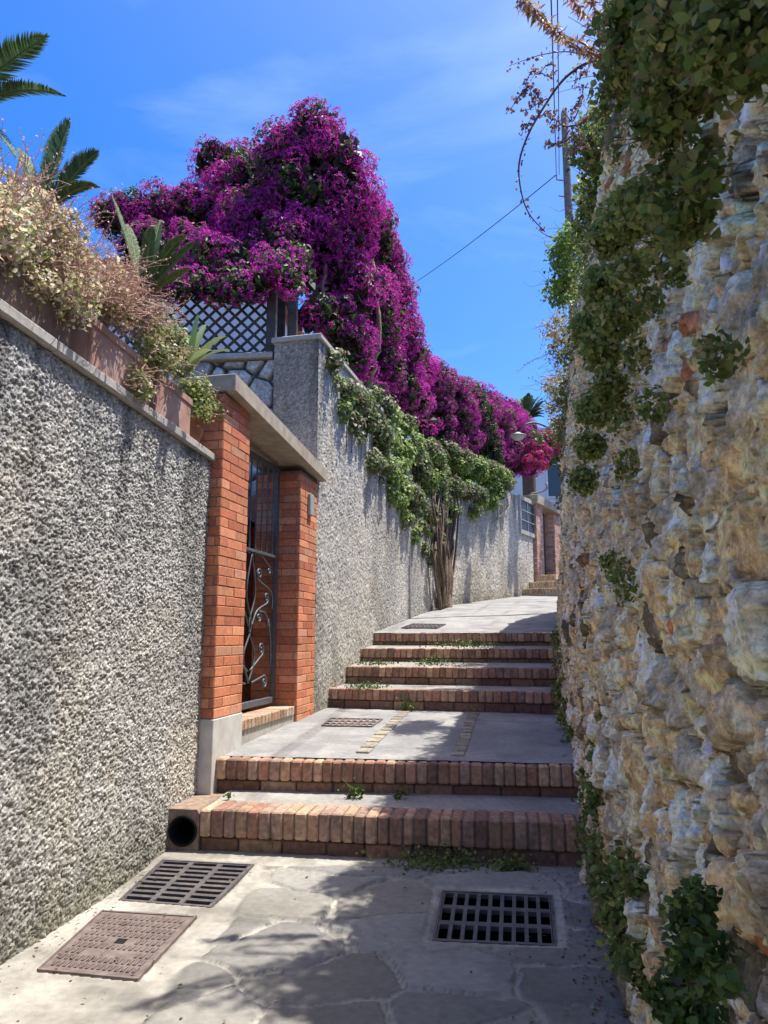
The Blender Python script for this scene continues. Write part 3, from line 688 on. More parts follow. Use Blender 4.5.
# ------------------------------------------------------------------ grates and covers
def quadpt(q, u, v): return (q[0]*(1-u)+q[1]*u)*(1-v)+(q[3]*(1-u)+q[2]*u)*v
def grate(q, nu, nv, label, name='drain_grate', th=.02, ztop=.005, m='castiron', gap=(.30, .22), pit=True, border=.045):
    c = sum(q)/4; o = empty(name, tuple(c), label, 'drain grate', 'drain grates let into the lane')
    q = [np.array(p)-c for p in q]
    def blk(mb, u0, u1, v0, v1, z0=-th, z1=ztop):
        P = [quadpt(q, u0, v1), quadpt(q, u1, v1), quadpt(q, u1, v0), quadpt(q, u0, v0)]
        mb.box8([p+np.array([0, 0, z0]) for p in P]+[p+np.array([0, 0, z1]) for p in P])
    g = MB(); b = border*.5
    blk(g, 0, 1, 0, b); blk(g, 0, 1, 1-b, 1); blk(g, 0, b, b, 1-b); blk(g, 1-b, 1, b, 1-b); g.build('frame', m, o)
    g = MB(); b2 = border*.62; bu = gap[0]/nu; bv = gap[1]/nv
    for i in range(nu+1):
        u = b2+(1-2*b2)*i/nu; w = bu*.5 if 0 < i < nu else bu*.3; blk(g, max(u-w, b2), min(u+w, 1-b2), b2, 1-b2, -th*.9, ztop-.002)
    for j in range(nv+1):
        v = b2+(1-2*b2)*j/nv; w = bv*.5 if 0 < j < nv else bv*.3; blk(g, b2, 1-b2, max(v-w, b2), min(v+w, 1-b2), -th*.9, ztop-.003)
    g.build('grid_bars', m, o)
    if pit:
        g = MB(); K = [quadpt(q, 0, 1), quadpt(q, 1, 1), quadpt(q, 1, 0), quadpt(q, 0, 0)]
        g.add([p*.99+np.array([0, 0, -.02]) for p in K]+[p*.99+np.array([0, 0, -.40]) for p in K], [(0, 1, 5, 4), (1, 2, 6, 5), (2, 3, 7, 6), (3, 0, 4, 7), (7, 6, 5, 4)])
        g.build('pit', 'black', o)
    return o
grate(grateA, 3, 9, 'rusty drain grate with wide slots in three columns by the left wall', gap=(.16, .42))
grate(grateB, 9, 3, 'black cast iron drain grate full of upright slots in the shaded paving')
g3 = [hit('middle_path', *a, .004) for a in ((330, 719), (383, 720), (372, 727.5), (321, 726.5))]; grate(g3, 8, 3, 'small worn grate on the middle landing near the gate', ztop=.008, th=.004, pit=False, m='rustiron')
g4 = [hit('upper_path', *a, .004) for a in ((412, 624.5), (446, 625), (437, 629), (401, 628.6))]; grate(g4, 8, 3, 'faint dark grate on the upper lane just past the top step', ztop=.012, th=.004, pit=False)
c = sum(cover)/4; mc_ = empty('manhole_cover', tuple(c), 'brown rectangular manhole cover with raised chevron tread', 'manhole cover'); q = [p-c for p in cover]
g = MB(); P = [quadpt(q, *a) for a in ((0, 1), (1, 1), (1, 0), (0, 0))]; g.box8([p+np.array([0, 0, -.02]) for p in P]+[p+np.array([0, 0, .006]) for p in P]); g.build('plate', 'rustiron', mc_)
g = MB()
def blkq(mb, pts, z0, z1):
    P = [quadpt(q, *a) for a in pts]; mb.box8([p+np.array([0, 0, z0]) for p in P]+[p+np.array([0, 0, z1]) for p in P])
for i in range(15):
    for j in range(9):
        u, v = .07+.86*(i+.5)/15, .06+.88*(j+.5)/9
        if abs(u-.5) < .12 and abs(v-.5) < .08: continue
        if abs(v-.72) < .05 and .25 < u < .75: continue
        for sd in (-1, 1):
            du = .024; w = .008
            blkq(g, [(u+sd*du, v-.034), (u+sd*(du-2*w)+sd*w, v-.034), (u+sd*.002, v+.034), (u+sd*.002+sd*w*1.4, v+.034)][::(1 if sd > 0 else -1)], .005, .0105)
for k, (a_, b_) in enumerate((((0, 0), (1, .02)), ((0, .98), (1, 1)), ((0, 0), (.018, 1)), ((.982, 0), (1, 1)))):
    blkq(g, [(a_[0], b_[1]), (b_[0], b_[1]), (b_[0], a_[1]), (a_[0], a_[1])], .0055, .010+.0006*k)
g.build('tread_pattern', 'rustiron', mc_)
g = MB(); blkq(g, [(.45, .54), (.55, .54), (.55, .46), (.45, .46)], .0055, .0075); g.build('lift_hole', 'black', mc_)
# frame of cement round it
# ------------------------------------------------------------------ stone wall behind the gate, trellis
sw = empty('stone_wall', (-1.7, 7.2, 2.3), 'grey crazy-stone wall with cement cap behind the gate lintel', 'wall')
E = np.array(endL)-0*n2[:2]; wl = np.array([-1., .10]); wl /= np.linalg.norm(wl)
xs_ = np.arange(0, 5, .016); zs_ = np.arange(2.2, 4.02, .016); S, Zg = np.meshgrid(xs_, zs_)
f1, f2, cx, cy, ox, oy = voro(S/.27+.15*fbm(S*6, Zg*6, 1), Zg/.25, 404, .8); e = f2-f1; pr = sstep(.03, .16, e)
D = .07*pr+.02*(fbm(S*20, Zg*20, 3)-.5)+.03*pr*(ox*(h2(cx, cy, 6)-.5)+oy*(h2(cx, cy, 7)-.5))
col = mix(np.array([.10, .09, .075])*np.ones((*S.shape, 3)), np.array([.42, .41, .39])*(.75+.5*h2(cx, cy, 8))[..., None]*(.8+.4*fbm(S*14, Zg*14, 9))[..., None], pr[..., None])
X = E[0]+wl[0]*S+wl[1]*(-D)*0; Y = E[1]+.10+wl[1]*S-D
local(sheet('stonework', X+.02, Y, Zg, col, 'rock', sw), sw)
g = MB(); g.obox(np.array([E[0]-.02, E[1]-.02, 4.02]), np.array([-5, .5, 0]), (0, .40, 0), (0, 0, .06), bev=.006); local(g.build('coping', 'concrete', sw), sw)
g = MB(); g.obox(np.array([E[0]-.02, E[1]+.11, 2.2]), np.array([-5, .5, 0]), (0, .2, 0), (0, 0, 1.82)); local(g.build('wall_core', 'mortar', sw), sw)
tr = empty('wooden_trellis', (-2, 7.3, 4.1), 'dark diamond lattice trellis between posts above the stone wall', 'trellis')
def tl(px, py): return at(px, py, 7.25)
g = MB(); rt = [270.5]
a = tl(271, 350); b = tl(271, 272)
g.obox(np.array([a[0]-.05, 7.2, a[2]-.25]), (.10, 0, 0), (0, .10, 0), (0, 0, b[2]-a[2]+.3), bev=.006); local(g.build('post', 'wood', tr), tr)
g = MB(); a2 = tl(288, 332); g.obox(np.array([a2[0]-.05, 7.55, a2[2]-.4]), (.10, 0, 0), (0, .10, 0), (0, 0, .95), bev=.006); local(g.build('post', 'wood', tr), tr)
x0, x1 = a[0]-2.0, a[0]-.05; z0, z1 = 4.12, tl(200, 292)[2]
g = MB(); sp_ = .135; yy_ = 7.24
for sd, dy in ((1, 0), (-1, .014)):
    k = -30
    while k < 40:
        # line x = x0 + k*sp + sd*(z-z0)
        pts = []
        xa = x0+k*sp_; za = z0; xb = xa+sd*(z1-z0); zb_ = z1
        t0, t1 = 0., 1.
        dxx = xb-xa
        for lim, s_ in ((x0, 1), (x1, -1)):
            fa, fb = s_*(xa-lim), s_*(xb-lim)
            if fa < 0 and fb < 0: t0 = 2
            elif fa < 0: t0 = max(t0, fa/(fa-fb))
            elif fb < 0: t1 = min(t1, fa/(fa-fb))
        if t0 < t1-.02:
            p = np.array([xa+dxx*t0, yy_+dy, za+(zb_-za)*t0]); q2 = np.array([xa+dxx*t1, yy_+dy, za+(zb_-za)*t1]); w = q2-p; l_ = np.linalg.norm(w); d_ = w/l_; s2_ = np.array([-d_[2], 0, d_[0]])*.028
            g.obox(p-s2_/2, w, (0, .010, 0), s2_)
        k += 1
local(g.build('lattice', 'wood', tr), tr)
g = MB(); g.obox((x0, 7.22, z1), (x1-x0, 0, 0), (0, .05, 0), (0, 0, .05)); g.obox((x0, 7.22, z0-.045), (x1-x0, 0, 0), (0, .05, 0), (0, 0, .05))
g.obox(((x0+x1)/2-.2, 7.262, z0), (.06, 0, 0), (0, .05, 0), (0, 0, z1-z0)); local(g.build('rails', 'wood', tr), tr)
# ------------------------------------------------------------------ buildings behind
def house(label, x0, x1, y0, y1, z0, z1, roofm, wallm, rise=.8, wins=(), slope=0):
    h = empty('house', ((x0+x1)/2, y0, z0), label, 'house')
    g = MB(); g.obox((x0, y0, z0), (x1-x0, 0, 0), (0, y1-y0, 0), (0, 0, z1-z0)); local(g.build('wall', wallm, h), h)
    g = MB(); o_ = .3; xm = (x0+x1)/2; 
    V = [(x0-o_, y0-o_, z1), (x1+o_, y0-o_, z1), (x1+o_, y1+o_, z1), (x0-o_, y1+o_, z1), (x0-o_, y0-o_, z1+.12), (x1+o_, y0-o_, z1+.12), (x1+o_, y1+o_, z1+.12), (x0-o_, y1+o_, z1+.12)]
    g.box8([np.array(p)+np.array([0, 0, .003]) for p in V])
    g.add([(x0-o_, y0-o_, z1+.12), (x1+o_, y0-o_, z1+.12), (x1+o_, y1+o_, z1+.12), (x0-o_, y1+o_, z1+.12), (xm-.5, (y0+y1)/2, z1+.12+rise), (xm+.5, (y0+y1)/2, z1+.12+rise)], [(0, 1, 5, 4), (1, 2, 5), (2, 3, 4, 5), (3, 0, 4)])
    local(g.build('roof', roofm, h), h)
    for (wx_, wz_, ww_, wh_) in wins:
        w = empty('window', ); w.parent = h; w.location = -h.location
        g = MB(); t_ = .07
        g.obox((wx_, y0-.04, wz_), (ww_, 0, 0), (0, .05, 0), (0, 0, t_)); g.obox((wx_, y0-.04, wz_+wh_-t_), (ww_, 0, 0), (0, .05, 0), (0, 0, t_))
        g.obox((wx_, y0-.04, wz_+t_), (t_, 0, 0), (0, .05, 0), (0, 0, wh_-2*t_)); g.obox((wx_+ww_-t_, y0-.04, wz_+t_), (t_, 0, 0), (0, .05, 0), (0, 0, wh_-2*t_))
        g.build('frame', 'white', w); g = MB(); g.obox((wx_+t_, y0-.015, wz_+t_), (ww_-2*t_, 0, 0), (0, .01, 0), (0, 0, wh_-2*t_)); g.build('pane', 'pane', w)
    return h
pa = at(165, 310, 13); pb = at(287, 285, 13)
house('white house with orange tiled roof seen through the trellis', pa[0]-3, at(283, 300, 13)[0]-.25, 13, 19, 3, at(240, 272, 13)[2], 'tile', 'white')
pa = at(508, 428, 26)
house('pale house with a grey hipped roof beyond the far gate', pa[0]+.2, pa[0]+9, 26, 34, 3, at(500, 440, 26)[2], 'greypaint', 'white', rise=1.2, wins=((pa[0]+1.3, pa[2]-2.6, .8, 1.3),))
# ------------------------------------------------------------------ far gateway and steps
fg = empty('brick_gateway', (4, 19, 2.3), 'distant pinkish brick gateway with a pale lintel at the lane end', 'gateway')
a = on3(535, 590, .0); sF = np.dot(a-o3, t3)
PB_ = [(.55, .33, .24), (.50, .28, .19), (.58, .38, .29), (.47, .26, .19)]
def far_p(s, w):
    p = brick_pillar(fg, o3+t3*s+n3*.09, t3[:2], n3[:2], w, .45, 1.9, 4.62, int(s*10), colr=PB_, plinth=.62); return p
wP = .58; far_p(sF, wP)['label'] = 'nearer pinkish brick pillar'; far_p(sF+wP+1.05, wP)
g = MB(); g.obox(o3+t3*(sF-.15)-n3*.40+np.array([0, 0, 4.622]), t3*(wP*2+1.35), n3*.58, (0, 0, .22), bev=.01); local(g.build('lintel', 'lintel', fg), fg)
fi = empty('iron_gate'); fi.parent = fg; fi.location = -fg.location
g = MB(); q0 = o3+t3*(sF+wP+.03)-n3*.2+np.array([0, 0, 2.72])
for z_, h_ in ((0, .05), (1.82, .05), (1.05, .03)): g.obox(q0+np.array([0, 0, z_]), t3*.99, n3*.03, (0, 0, h_))
for s_ in (0, .95): g.obox(q0+t3*s_+np.array([0, 0, .05]), t3*.04, n3*.032, (0, 0, 1.77))
g.build('gate_frame', 'iron', fi)
g = MB()
for i in range(1, 9): g.tube([q0+t3*(.99*i/9)+np.array([0, 0, 1.05]), q0+t3*(.99*i/9)+np.array([0, 0, 1.84])], .01, 5)
g.build('bars', 'iron', fi)
g = MB()
for i in range(4):
    for j in range(4):
        c_ = q0+t3*(.16+.22*i)+np.array([0, 0, .15+.25*j]); pts = [c_+t3*(.09*(1-.8*k/30)*math.cos(k*.36+i))*1+np.array([0, 0, .12*(1-.8*k/30)*math.sin(k*.36+i)]) for k in range(31)]; g.tube(pts, .009, 5)
g.build('scrollwork', 'steel', fi)
fs = empty('brick_stairs', (4, 18.5, 2.3), 'short run of yellowish brick steps up to the far gateway', 'stairs')
YB = [(.46, .33, .19), (.50, .38, .23), (.40, .27, .16), (.44, .30, .2)]
for i, (dx_, dz_) in enumerate(((0, 0), (.55, .20), (1.0, .40))):
    st = empty('step'); st.parent = fs; st.location = -fs.location
    b0 = on3(523, 604, 0)+t3*dx_; b0[2] = 2.02+dz_; nd_ = .95-.22*i
    g = MB(); g.obox(b0, t3*(3.6-dx_), n3*nd_, (0, 0, .32-.09)); g.build('riser', 'concrete', st)
    g = MB(); x = 0
    while x < nd_-.02:   # edging across the near end and along the lane side
        c = random.choice(YB); f = random.uniform(.8, 1.2); g.obox(b0-t3*.02+n3*x+np.array([0, 0, .232]), n3*.072, t3*.2, (0, 0, .12), tuple(q*f for q in c), bev=.006); x += .08
    x = .2
    while x < 3.5-dx_:
        c = random.choice(YB); f = random.uniform(.8, 1.2); g.obox(b0+t3*x+n3*(nd_-.2)+np.array([0, 0, .232]), t3*.072, n3*.215, (0, 0, .12), tuple(q*f for q in c), bev=.006); x += .08
    g.build('brick_edging', 'oldbrick', st)
    g = MB(); g.obox(b0+t3*.181+np.array([0, 0, .235]), t3*(3.3-dx_), n3*(nd_-.21), (0, 0, .11)); g.build('tread', 'concrete', st)
# ------------------------------------------------------------------ bougainvillea
def pblob(L, depth=1.): return [(at(x, y, Yd), r*Yd/F*depth) for (x, y, Yd, r) in L]
def clumps(big, n, rlo, rhi, lo=.85, hi=1.05, cull=.8):
    P, D_ = blob_points(big, n, lo, hi, cull); r = rng.uniform(rlo, rhi, len(P)); return [(P[i], r[i]) for i in range(len(P))]
def wd(px, py=420):   # depth of the left wall line at a pixel column
    p = on2(px, py); return p[1] if p[1] < 13.8 else on3(px, py)[1]
BG = [(312, 140, 8.3, 34), (288, 158, 8.3, 34), (335, 165, 8.3, 36), (300, 195, 8.4, 46), (345, 205, 8.4, 40), (330, 245, 8.5, 44), (345, 290, 8.6, 36), (350, 345, 8.6, 24), (300, 240, 8.2, 30),
      (215, 162, 9.4, 22), (238, 170, 9.3, 24), (262, 185, 9.0, 32), (238, 200, 9.1, 34),
      (110, 216, 9.3, 18), (132, 220, 9.3, 24), (160, 217, 9.3, 28), (192, 214, 9.3, 32), (222, 222, 9.1, 36), (258, 230, 8.6, 40), (280, 250, 8.0, 30),
      (145, 248, 8.8, 26), (178, 255, 8.5, 28), (212, 262, 8.0, 28), (245, 268, 7.8, 26), (165, 278, 8.2, 18), (200, 284, 7.8, 16), (232, 284, 7.7, 15), (262, 272, 7.5, 20), (285, 266, 7.5, 20), (300, 280, 7.6, 14), (180, 290, 7.1, 9), (200, 286, 7.0, 11), (222, 289, 7.0, 11), (244, 284, 7.0, 12), (262, 286, 7.05, 10), (276, 276, 7.0, 12), (290, 282, 7.1, 10), (168, 284, 7.1, 10),
      (318, 318, 8.0, 16), (330, 330, 8.2, 14), (305, 315, 8.0, 11), (342, 318, 8.2, 14)]
def wb2(x, y, r):
    p = on2(x, y, -.05-.62*r*11/F)
    return p[1] if p[1] < 14.6 else max(on3(x, y, -.05-.62*r*16/F)[1], 14.6)
for (x, y, r) in [(362, 232, 36), (374, 262, 34), (384, 296, 32), (388, 330, 34), (396, 352, 30), (372, 330, 34), (378, 368, 28), (365, 300, 34), (398, 385, 26), (412, 372, 24), (410, 395, 24), (428, 380, 24), (428, 405, 26), (445, 395, 26), (450, 415, 26), (460, 405, 26), (470, 420, 26),
                  (478, 408, 22), (490, 425, 24), (500, 415, 20), (508, 432, 22), (520, 430, 18), (528, 438, 15), (485, 445, 20), (505, 450, 18), (522, 455, 16), (465, 440, 16), (536, 445, 11), (540, 458, 10), (515, 462, 13), (500, 462, 12), (529, 466, 10), (488, 462, 12), (520, 445, 14), (355, 365, 16), (372, 392, 14), (440, 425, 16), (424, 428, 14), (436, 440, 13), (450, 448, 14)]:
    BG.append((x, y, wb2(x, y, r), r))
bou = empty('bougainvillea', (0, 9, 3.9), 'huge magenta bougainvillea billowing over the tall wall and trellis', 'bougainvillea')
bb = pblob(BG)
BR = [(.50, .035, .32), (.60, .05, .38), (.42, .025, .29), (.66, .09, .42), (.44, .03, .35)]
core = bb
cl = clumps(core, 3200, .06, .17, .86, 1.02, .86)
P, D_ = blob_points(cl, 155000, .72, 1.04, .6)
nn = D_+rdir(len(P))*.55+np.array([0, 0, .25])
# where flowers grow: clustered
fl = (np.array([fbm(P[:, 0]*2.3+P[:, 2]*1.1, P[:, 1]*2.3+P[:, 2]*2.0, 5, 3)])[0]*.6+.4*fbm(P[:, 0]*7+P[:, 2]*3, P[:, 1]*7+P[:, 2]*6, 15, 2)+.06*rng.normal(size=len(P))) > .43
Pf, Nf = P[fl], nn[fl]
o = scatter('flower_bracts', Pf, Nf, rng.uniform(.032, .052, len(Pf)), pal(len(Pf), BR, var=.18), tmpl_bract(), 'bract', bou); local(o, bou)
Pl, Nl = P[~fl], nn[~fl]
o = scatter('leaves', Pl, Nl, rng.uniform(.04, .075, len(Pl)), pal(len(Pl), GREEN, var=.25), tmpl_leaf(), 'leaf', bou); local(o, bou)
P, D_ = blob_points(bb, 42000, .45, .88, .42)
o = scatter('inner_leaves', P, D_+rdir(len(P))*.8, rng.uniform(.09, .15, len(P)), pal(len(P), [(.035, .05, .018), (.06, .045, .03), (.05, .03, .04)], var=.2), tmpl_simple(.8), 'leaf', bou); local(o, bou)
g = MB()
for pts, r in (([(345, 420, 8.6), (335, 370, 8.5), (322, 318, 8.4), (300, 285, 8.4), (270, 262, 8.5)], .05), ([(350, 420, 8.8), (345, 360, 8.6), (338, 300, 8.4), (330, 282, 8.35), (312, 290, 8.2)], .035),
               ([(322, 330, 8.4), (310, 268, 8.3), (290, 245, 8.3), (270, 238, 8.4)], .035), ([(300, 330, 8.2), (285, 300, 8.1), (262, 285, 8.0), (240, 278, 8.1)], .028), ([(360, 430, 9), (370, 380, 9), (380, 330, 9), (372, 260, 9)], .05),
               ([(270, 262, 8.5), (230, 265, 8.8), (180, 262, 9.1), (130, 240, 9.2)], .035), ([(318, 318, 8.2), (325, 270, 8.2), (320, 230, 8.3)], .03)):
    P_ = crv([at(*p) for p in pts], 8); P_ = [p+np.array([random.uniform(-.02, .02) for _ in range(3)]) for p in P_]
    g = MB(); g.tube(P_, [r*(1-.55*i/len(P_)) for i in range(len(P_))], 7); local(g.build('branch', 'barkpale', bou, True), bou)
g = MB()
for k in range(70):
    b = random.choice(bb); p = b[0]+rdir(1)[0]*b[1]*.3; q_ = b[0]+rdir(1)[0]*b[1]*1.0; g.tube(crv([p, (p+q_)/2+rdir(1)[0]*.08, q_], 4), [.014, .013, .012, .011, .010, .009, .008, .007, .006], 5)
o = g.build('twigs', 'barkpale', bou, True); local(o, bou)
# pergola carrying it
pg = empty('pergola', (-1.5, 8.5, 3.7), 'dark timber pergola frame buried in the bougainvillea', 'pergola')
for (x, y) in ((-1.3, 8.4), (-3.6, 8.8), (-.35, 9.6)):
    g = MB(); g.obox((x, y, 3.6), (.10, 0, 0), (0, .10, 0), (0, 0, 2.0)); local(g.build('post', 'wood', pg), pg)
g = MB(); g.obox((-4, 8.75, 5.603), (4.0, -.1, 0), (0, .1, 0), (0, 0, .12)); g.obox((-1.3, 8.0, 5.733), (.1, .02, 0), (1.2, 2.6, 0), (0, 0, .12)); local(g.build('beam', 'wood', pg), pg)
# red bougainvillea sprays at the far end
rb = empty('red_bougainvillea', at(538, 470, 17.8), 'scarlet and pink flower sprays above the far plaster wall', 'flowering shrub')
b2_ = pblob([(531, 462, 17.6, 5), (540, 464, 17.6, 5), (545, 455, 17.8, 5), (530, 449, 17.8, 4), (541, 447, 17.8, 4), (550, 436, 18, 3), (556, 449, 18, 4), (535, 456, 17.6, 5)])
cl = clumps(b2_, 70, .06, .12); P, D_ = blob_points(cl, 3600, .7, 1.1, .5)
o = scatter('flower_bracts', P[:2900], (D_+rdir(len(D_))*.5)[:2900], rng.uniform(.05, .085, 2900), pal(2900, [(.60, .04, .09), (.66, .06, .16), (.50, .06, .36), (.70, .10, .10), (.55, .07, .40)]), tmpl_bract(), 'bract', rb); o.location = -Vector(rb.location)
o = scatter('leaves', P[2900:], D_[2900:], rng.uniform(.06, .1, 700), pal(700, GREEN), tmpl_leaf(), 'leaf', rb); o.location = -Vector(rb.location)
# ------------------------------------------------------------------ ivy on the tall wall, with its trunk
iv = empty('climbing_ivy', (1.0, 13.4, 1.8), 'green ivy hanging over the tall wall from a twisted trunk', 'climber')
ib = []
IV = [(334, 362, 7), (340, 378, 10), (348, 392, 12), (358, 402, 14), (368, 418, 15), (378, 432, 16), (390, 440, 18), (402, 425, 14), (400, 455, 18), (412, 445, 16), (418, 468, 18), (425, 480, 18), (432, 455, 18), (436, 475, 18), (438, 495, 15),
      (362, 440, 6), (385, 465, 8), (392, 478, 8), (404, 490, 9), (410, 512, 7), (418, 505, 9), (345, 410, 5), (428, 515, 8), (372, 398, 9), (445, 450, 14), (388, 412, 12), (446, 500, 10), (440, 520, 8), (428, 530, 6), (450, 485, 12), (422, 525, 6), (396, 470, 13), (380, 452, 11), (452, 468, 16), (448, 482, 14), (458, 478, 14), (392, 492, 8), (405, 518, 8), (415, 533, 8), (425, 548, 7), (431, 563, 6), (400, 500, 10), (372, 462, 8), (356, 425, 8), (436, 540, 8), (410, 498, 12), (384, 478, 7)]
for (x, y, r) in IV: p = on2(x, y, .05); ib.append((p, max(r*p[1]/F*.62, .05)))
for (x, y, r) in [(462, 462, 14), (475, 470, 14), (490, 475, 14), (500, 478, 12), (508, 482, 7), (455, 488, 11), (468, 492, 10), (480, 498, 9), (490, 503, 7), (497, 492, 9), (452, 510, 6), (475, 512, 5)]:
    p = on3(x, y, .10); p = p if p[1] > 13.5 else at(x, y, 13.9); ib.append((p, r*p[1]/F*.7))
cl = clumps(ib, 1100, .05, .14, .8, 1.15, .75); P, D_ = blob_points(cl, 46000, .6, 1.15, .45)
nn = D_*.6+rdir(len(P))*.6+np.array([.5, -.3, .5]); w_ = (fbm(P[:, 1]*2, P[:, 2]*2, 8) > .5)[:, None]
cc = np.where(w_, pal(len(P), [(.24, .33, .07), (.30, .38, .09), (.18, .26, .06)]), pal(len(P), [(.13, .19, .05), (.15, .20, .065), (.22, .24, .10), (.24, .18, .11)]))
o = scatter('ivy_leaves', P, nn, rng.uniform(.035, .07, len(P)), cc, tmpl_leaf(.8), 'leaf', iv); local(o, iv)
g = MB()
for k in range(30):
    x0_ = random.uniform(438, 449); x2_ = random.uniform(428, 453); x1_ = lerp([x0_], [x2_], .2)[0]+random.uniform(-5, 5); y1_ = random.uniform(545, 570)
    base_ = on2(445+(x0_-445)*.7, 610, .15); base_[2] = 1.72
    m1 = on2(x1_, y1_, random.uniform(.08, .22)); m2 = on2(lerp([x1_], [x2_], .6)[0]+random.uniform(-5, 5), 518, random.uniform(.05, .2)); top = on2(x2_, 482, .1)
    for q_ in (m1, m2, top): q_[1] = min(q_[1], 14.2)
    pts = crv([base_, lerp(base_, m1, .5)+np.array([random.uniform(-.06, .06), 0, 0]), m1, m2, top], 7); r0 = random.uniform(.015, .045)
    g = MB(); g.tube(pts, [r0*(1-.6*i/len(pts)) for i in range(len(pts))], 7); local(g.build('stem', 'bark', iv, True), iv)
bq = on2(447, 607, .16); g = MB()
g.tube(crv([bq-np.array([0, 0, .12]), bq+np.array([-.02, 0, .2]), bq+np.array([-.10, 0, .55]), bq+np.array([-.16, 0, 1.0])], 6), [.13, .12, .11, .105, .10, .09, .09, .085, .08, .08, .08, .07, .07, .07, .07, .07, .07, .06, .06], 9)
local(g.build('trunk', 'barkpale', iv, True), iv); g = MB()
for k in range(28):  # hanging stems with few leaves on the wall
    x = random.uniform(345, 432); yt = 350+(x-330)*1.15+random.uniform(10, 40); p = on2(x, yt, .03); L_k = random.uniform(.2, .6)
    g.tube([p, p+np.array([.01, .03, -L_k*.5]), p+np.array([0, .06, -L_k])], .006, 5)
for (x, y) in ((505, 505), (500, 512), (509, 500), (495, 515)):
    p = on3(x, y-12, .05); g.tube(crv([p, on3(x+3, y, .1), on3(x-3, y+8, .05)], 6), .012, 5)
o = g.build('hanging_shoots', 'barkpale', iv, True); local(o, iv)
# ------------------------------------------------------------------ planters on the left wall
def zc(y): return 2.468+(4.93-y)*.0416
def trough(y0, y1, h, m, label, dep=.26, front=.0):
    a = np.array([w1x(y0), y0, zc(y0)])+nd*front; ln = (y1-y0)*1.012; td = globals()['td']+TZ
    p = empty('planter_trough', tuple(a), label, 'planter', 'planters on the near wall')
    g = MB(); t_ = .022
    def bx(s0, s1, d0, d1, z0, z1, b=.004): g.obox(td*s0-nd*d1+np.array([0, 0, z0]), td*(s1-s0), nd*(d1-d0), (0, 0, z1-z0), bev=b)
    bx(0, ln, 0, t_, 0, h); bx(0, ln, dep-t_, dep, 0, h); bx(.0, t_, t_, dep-t_, 0, h-.001); bx(ln-t_, ln, t_, dep-t_, 0, h-.001); bx(t_, ln-t_, t_, dep-t_, 0, .03)
    g.build('box', m, p)
    g = MB()
    for s0, s1, d0, d1, k in ((-.008, ln+.008, -.008, t_+.002, 0), (-.008, ln+.008, dep-t_, dep+.008, 1), (-.008, t_, t_+.003, dep-t_-.001, 2), (ln-t_, ln+.008, t_+.003, dep-t_-.001, 3)):
        g.obox(td*s0-nd*d1+np.array([0, 0, h-.04+.0005*k]), td*(s1-s0), nd*(d1-d0), (0, 0, .046), bev=.004)
    g.build('rim', m, p)
    g = MB(); g.obox(td*(t_+.001)-nd*(dep-t_-.001)+np.array([0, 0, .031]), td*(ln-2*t_-.002), nd*(dep-2*t_-.002), (0, 0, h-.08)); g.build('soil', 'soil', p)
    return p
trough(1.9, 3.30, .24, 'terradark', 'long dark brown trough at the left end of the coping', front=-.03)
trough(3.43, 4.03, .26, 'terra', 'pinkish terracotta trough in the middle of the coping')
trough(4.10, 4.57, .26, 'terra', 'pinkish terracotta trough next to the round pot')
pp = np.array([w1x(4.76), 4.76, zc(4.78)])-nd*.12
pot = empty('round_pot', tuple(pp), 'small round orange terracotta pot at the end of the coping', 'plant pot')
g = MB(); g.lathe((0, 0, 0), [(.0, .0), (.06, .0), (.075, .01), (.10, .07), (.115, .13), (.112, .17), (.120, .172), (.123, .195), (.108, .197), (.10, .17), (0, .165)], 28); g.build('pot_body', 'terra2', pot, True)
g = MB(); g.lathe((0, 0, 0), [(0, .180), (.103, .176)], 20); g.build('soil', 'soil', pot)
# trailing succulents
def mound(name, label, blobs, n, size, cols, tm, m='leaf', cat='plant', group=None, stems=0, stemm='twig', slen=.25, ncl=160, rlo=.03, rhi=.07, up=.35, stemup=0., tipleaf=True):
    c = np.mean([b[0] for b in blobs], 0); o = empty(name, tuple(c), label, cat, group)
    cl = clumps(blobs, ncl, rlo, rhi, .75, 1.1, .75); P, D_ = blob_points(cl, n, .5, 1.2, .4)
    s = scatter('leaves', P-c, D_*.6+rdir(len(P))*.7+np.array([0, 0, up]), rng.uniform(size[0], size[1], len(P)), pal(len(P), cols, var=.22), tm, m, o)
    if stems:
        g = MB(); LP = []
        for k in range(stems):
            b = blobs[rng.integers(len(blobs))]; d = rdir(1)[0]; d[2] = d[2]*.5+stemup; p = b[0]+d*b[1]*random.uniform(.3, .9); e_ = p+d*slen*random.uniform(.4, 1.2)+np.array([0, 0, -.05*slen])
            q1_ = lerp(p, e_, .33)+rdir(1)[0]*slen*.14; q2_ = lerp(p, e_, .7)+rdir(1)[0]*slen*.14; pts = crv([p-c, q1_-c, q2_-c, e_-c], 3); r0_ = min(.003, slen*.011); g.tube(pts, [r0_*(1-.75*i/len(pts)) for i in range(len(pts))], 4, cap=False); LP += [pts[j] for j in range(5, len(pts))]
        g.build('stems', stemm, o)
        if stemm == 'pinkstem': scatter('dry_flowers', np.array(LP)+rdir(len(LP))*.006, rdir(len(LP)), rng.uniform(.006, .014, len(LP)), pal(len(LP), [(.62, .36, .28), (.70, .52, .38), (.5, .28, .2)]), tm, m, o)
    return o
SUC = [(.66, .56, .36), (.58, .54, .32), (.40, .42, .18), (.72, .58, .44), (.28, .33, .12), (.62, .42, .32), (.70, .62, .45)]
def wb(px, py, r, back=.1):   # blob on the plane of the near wall (set back)
    p = atplane(px, py, np.array([w1x(3), 3, 0])-nd*back, nd); return (p, r*p[1]/F)
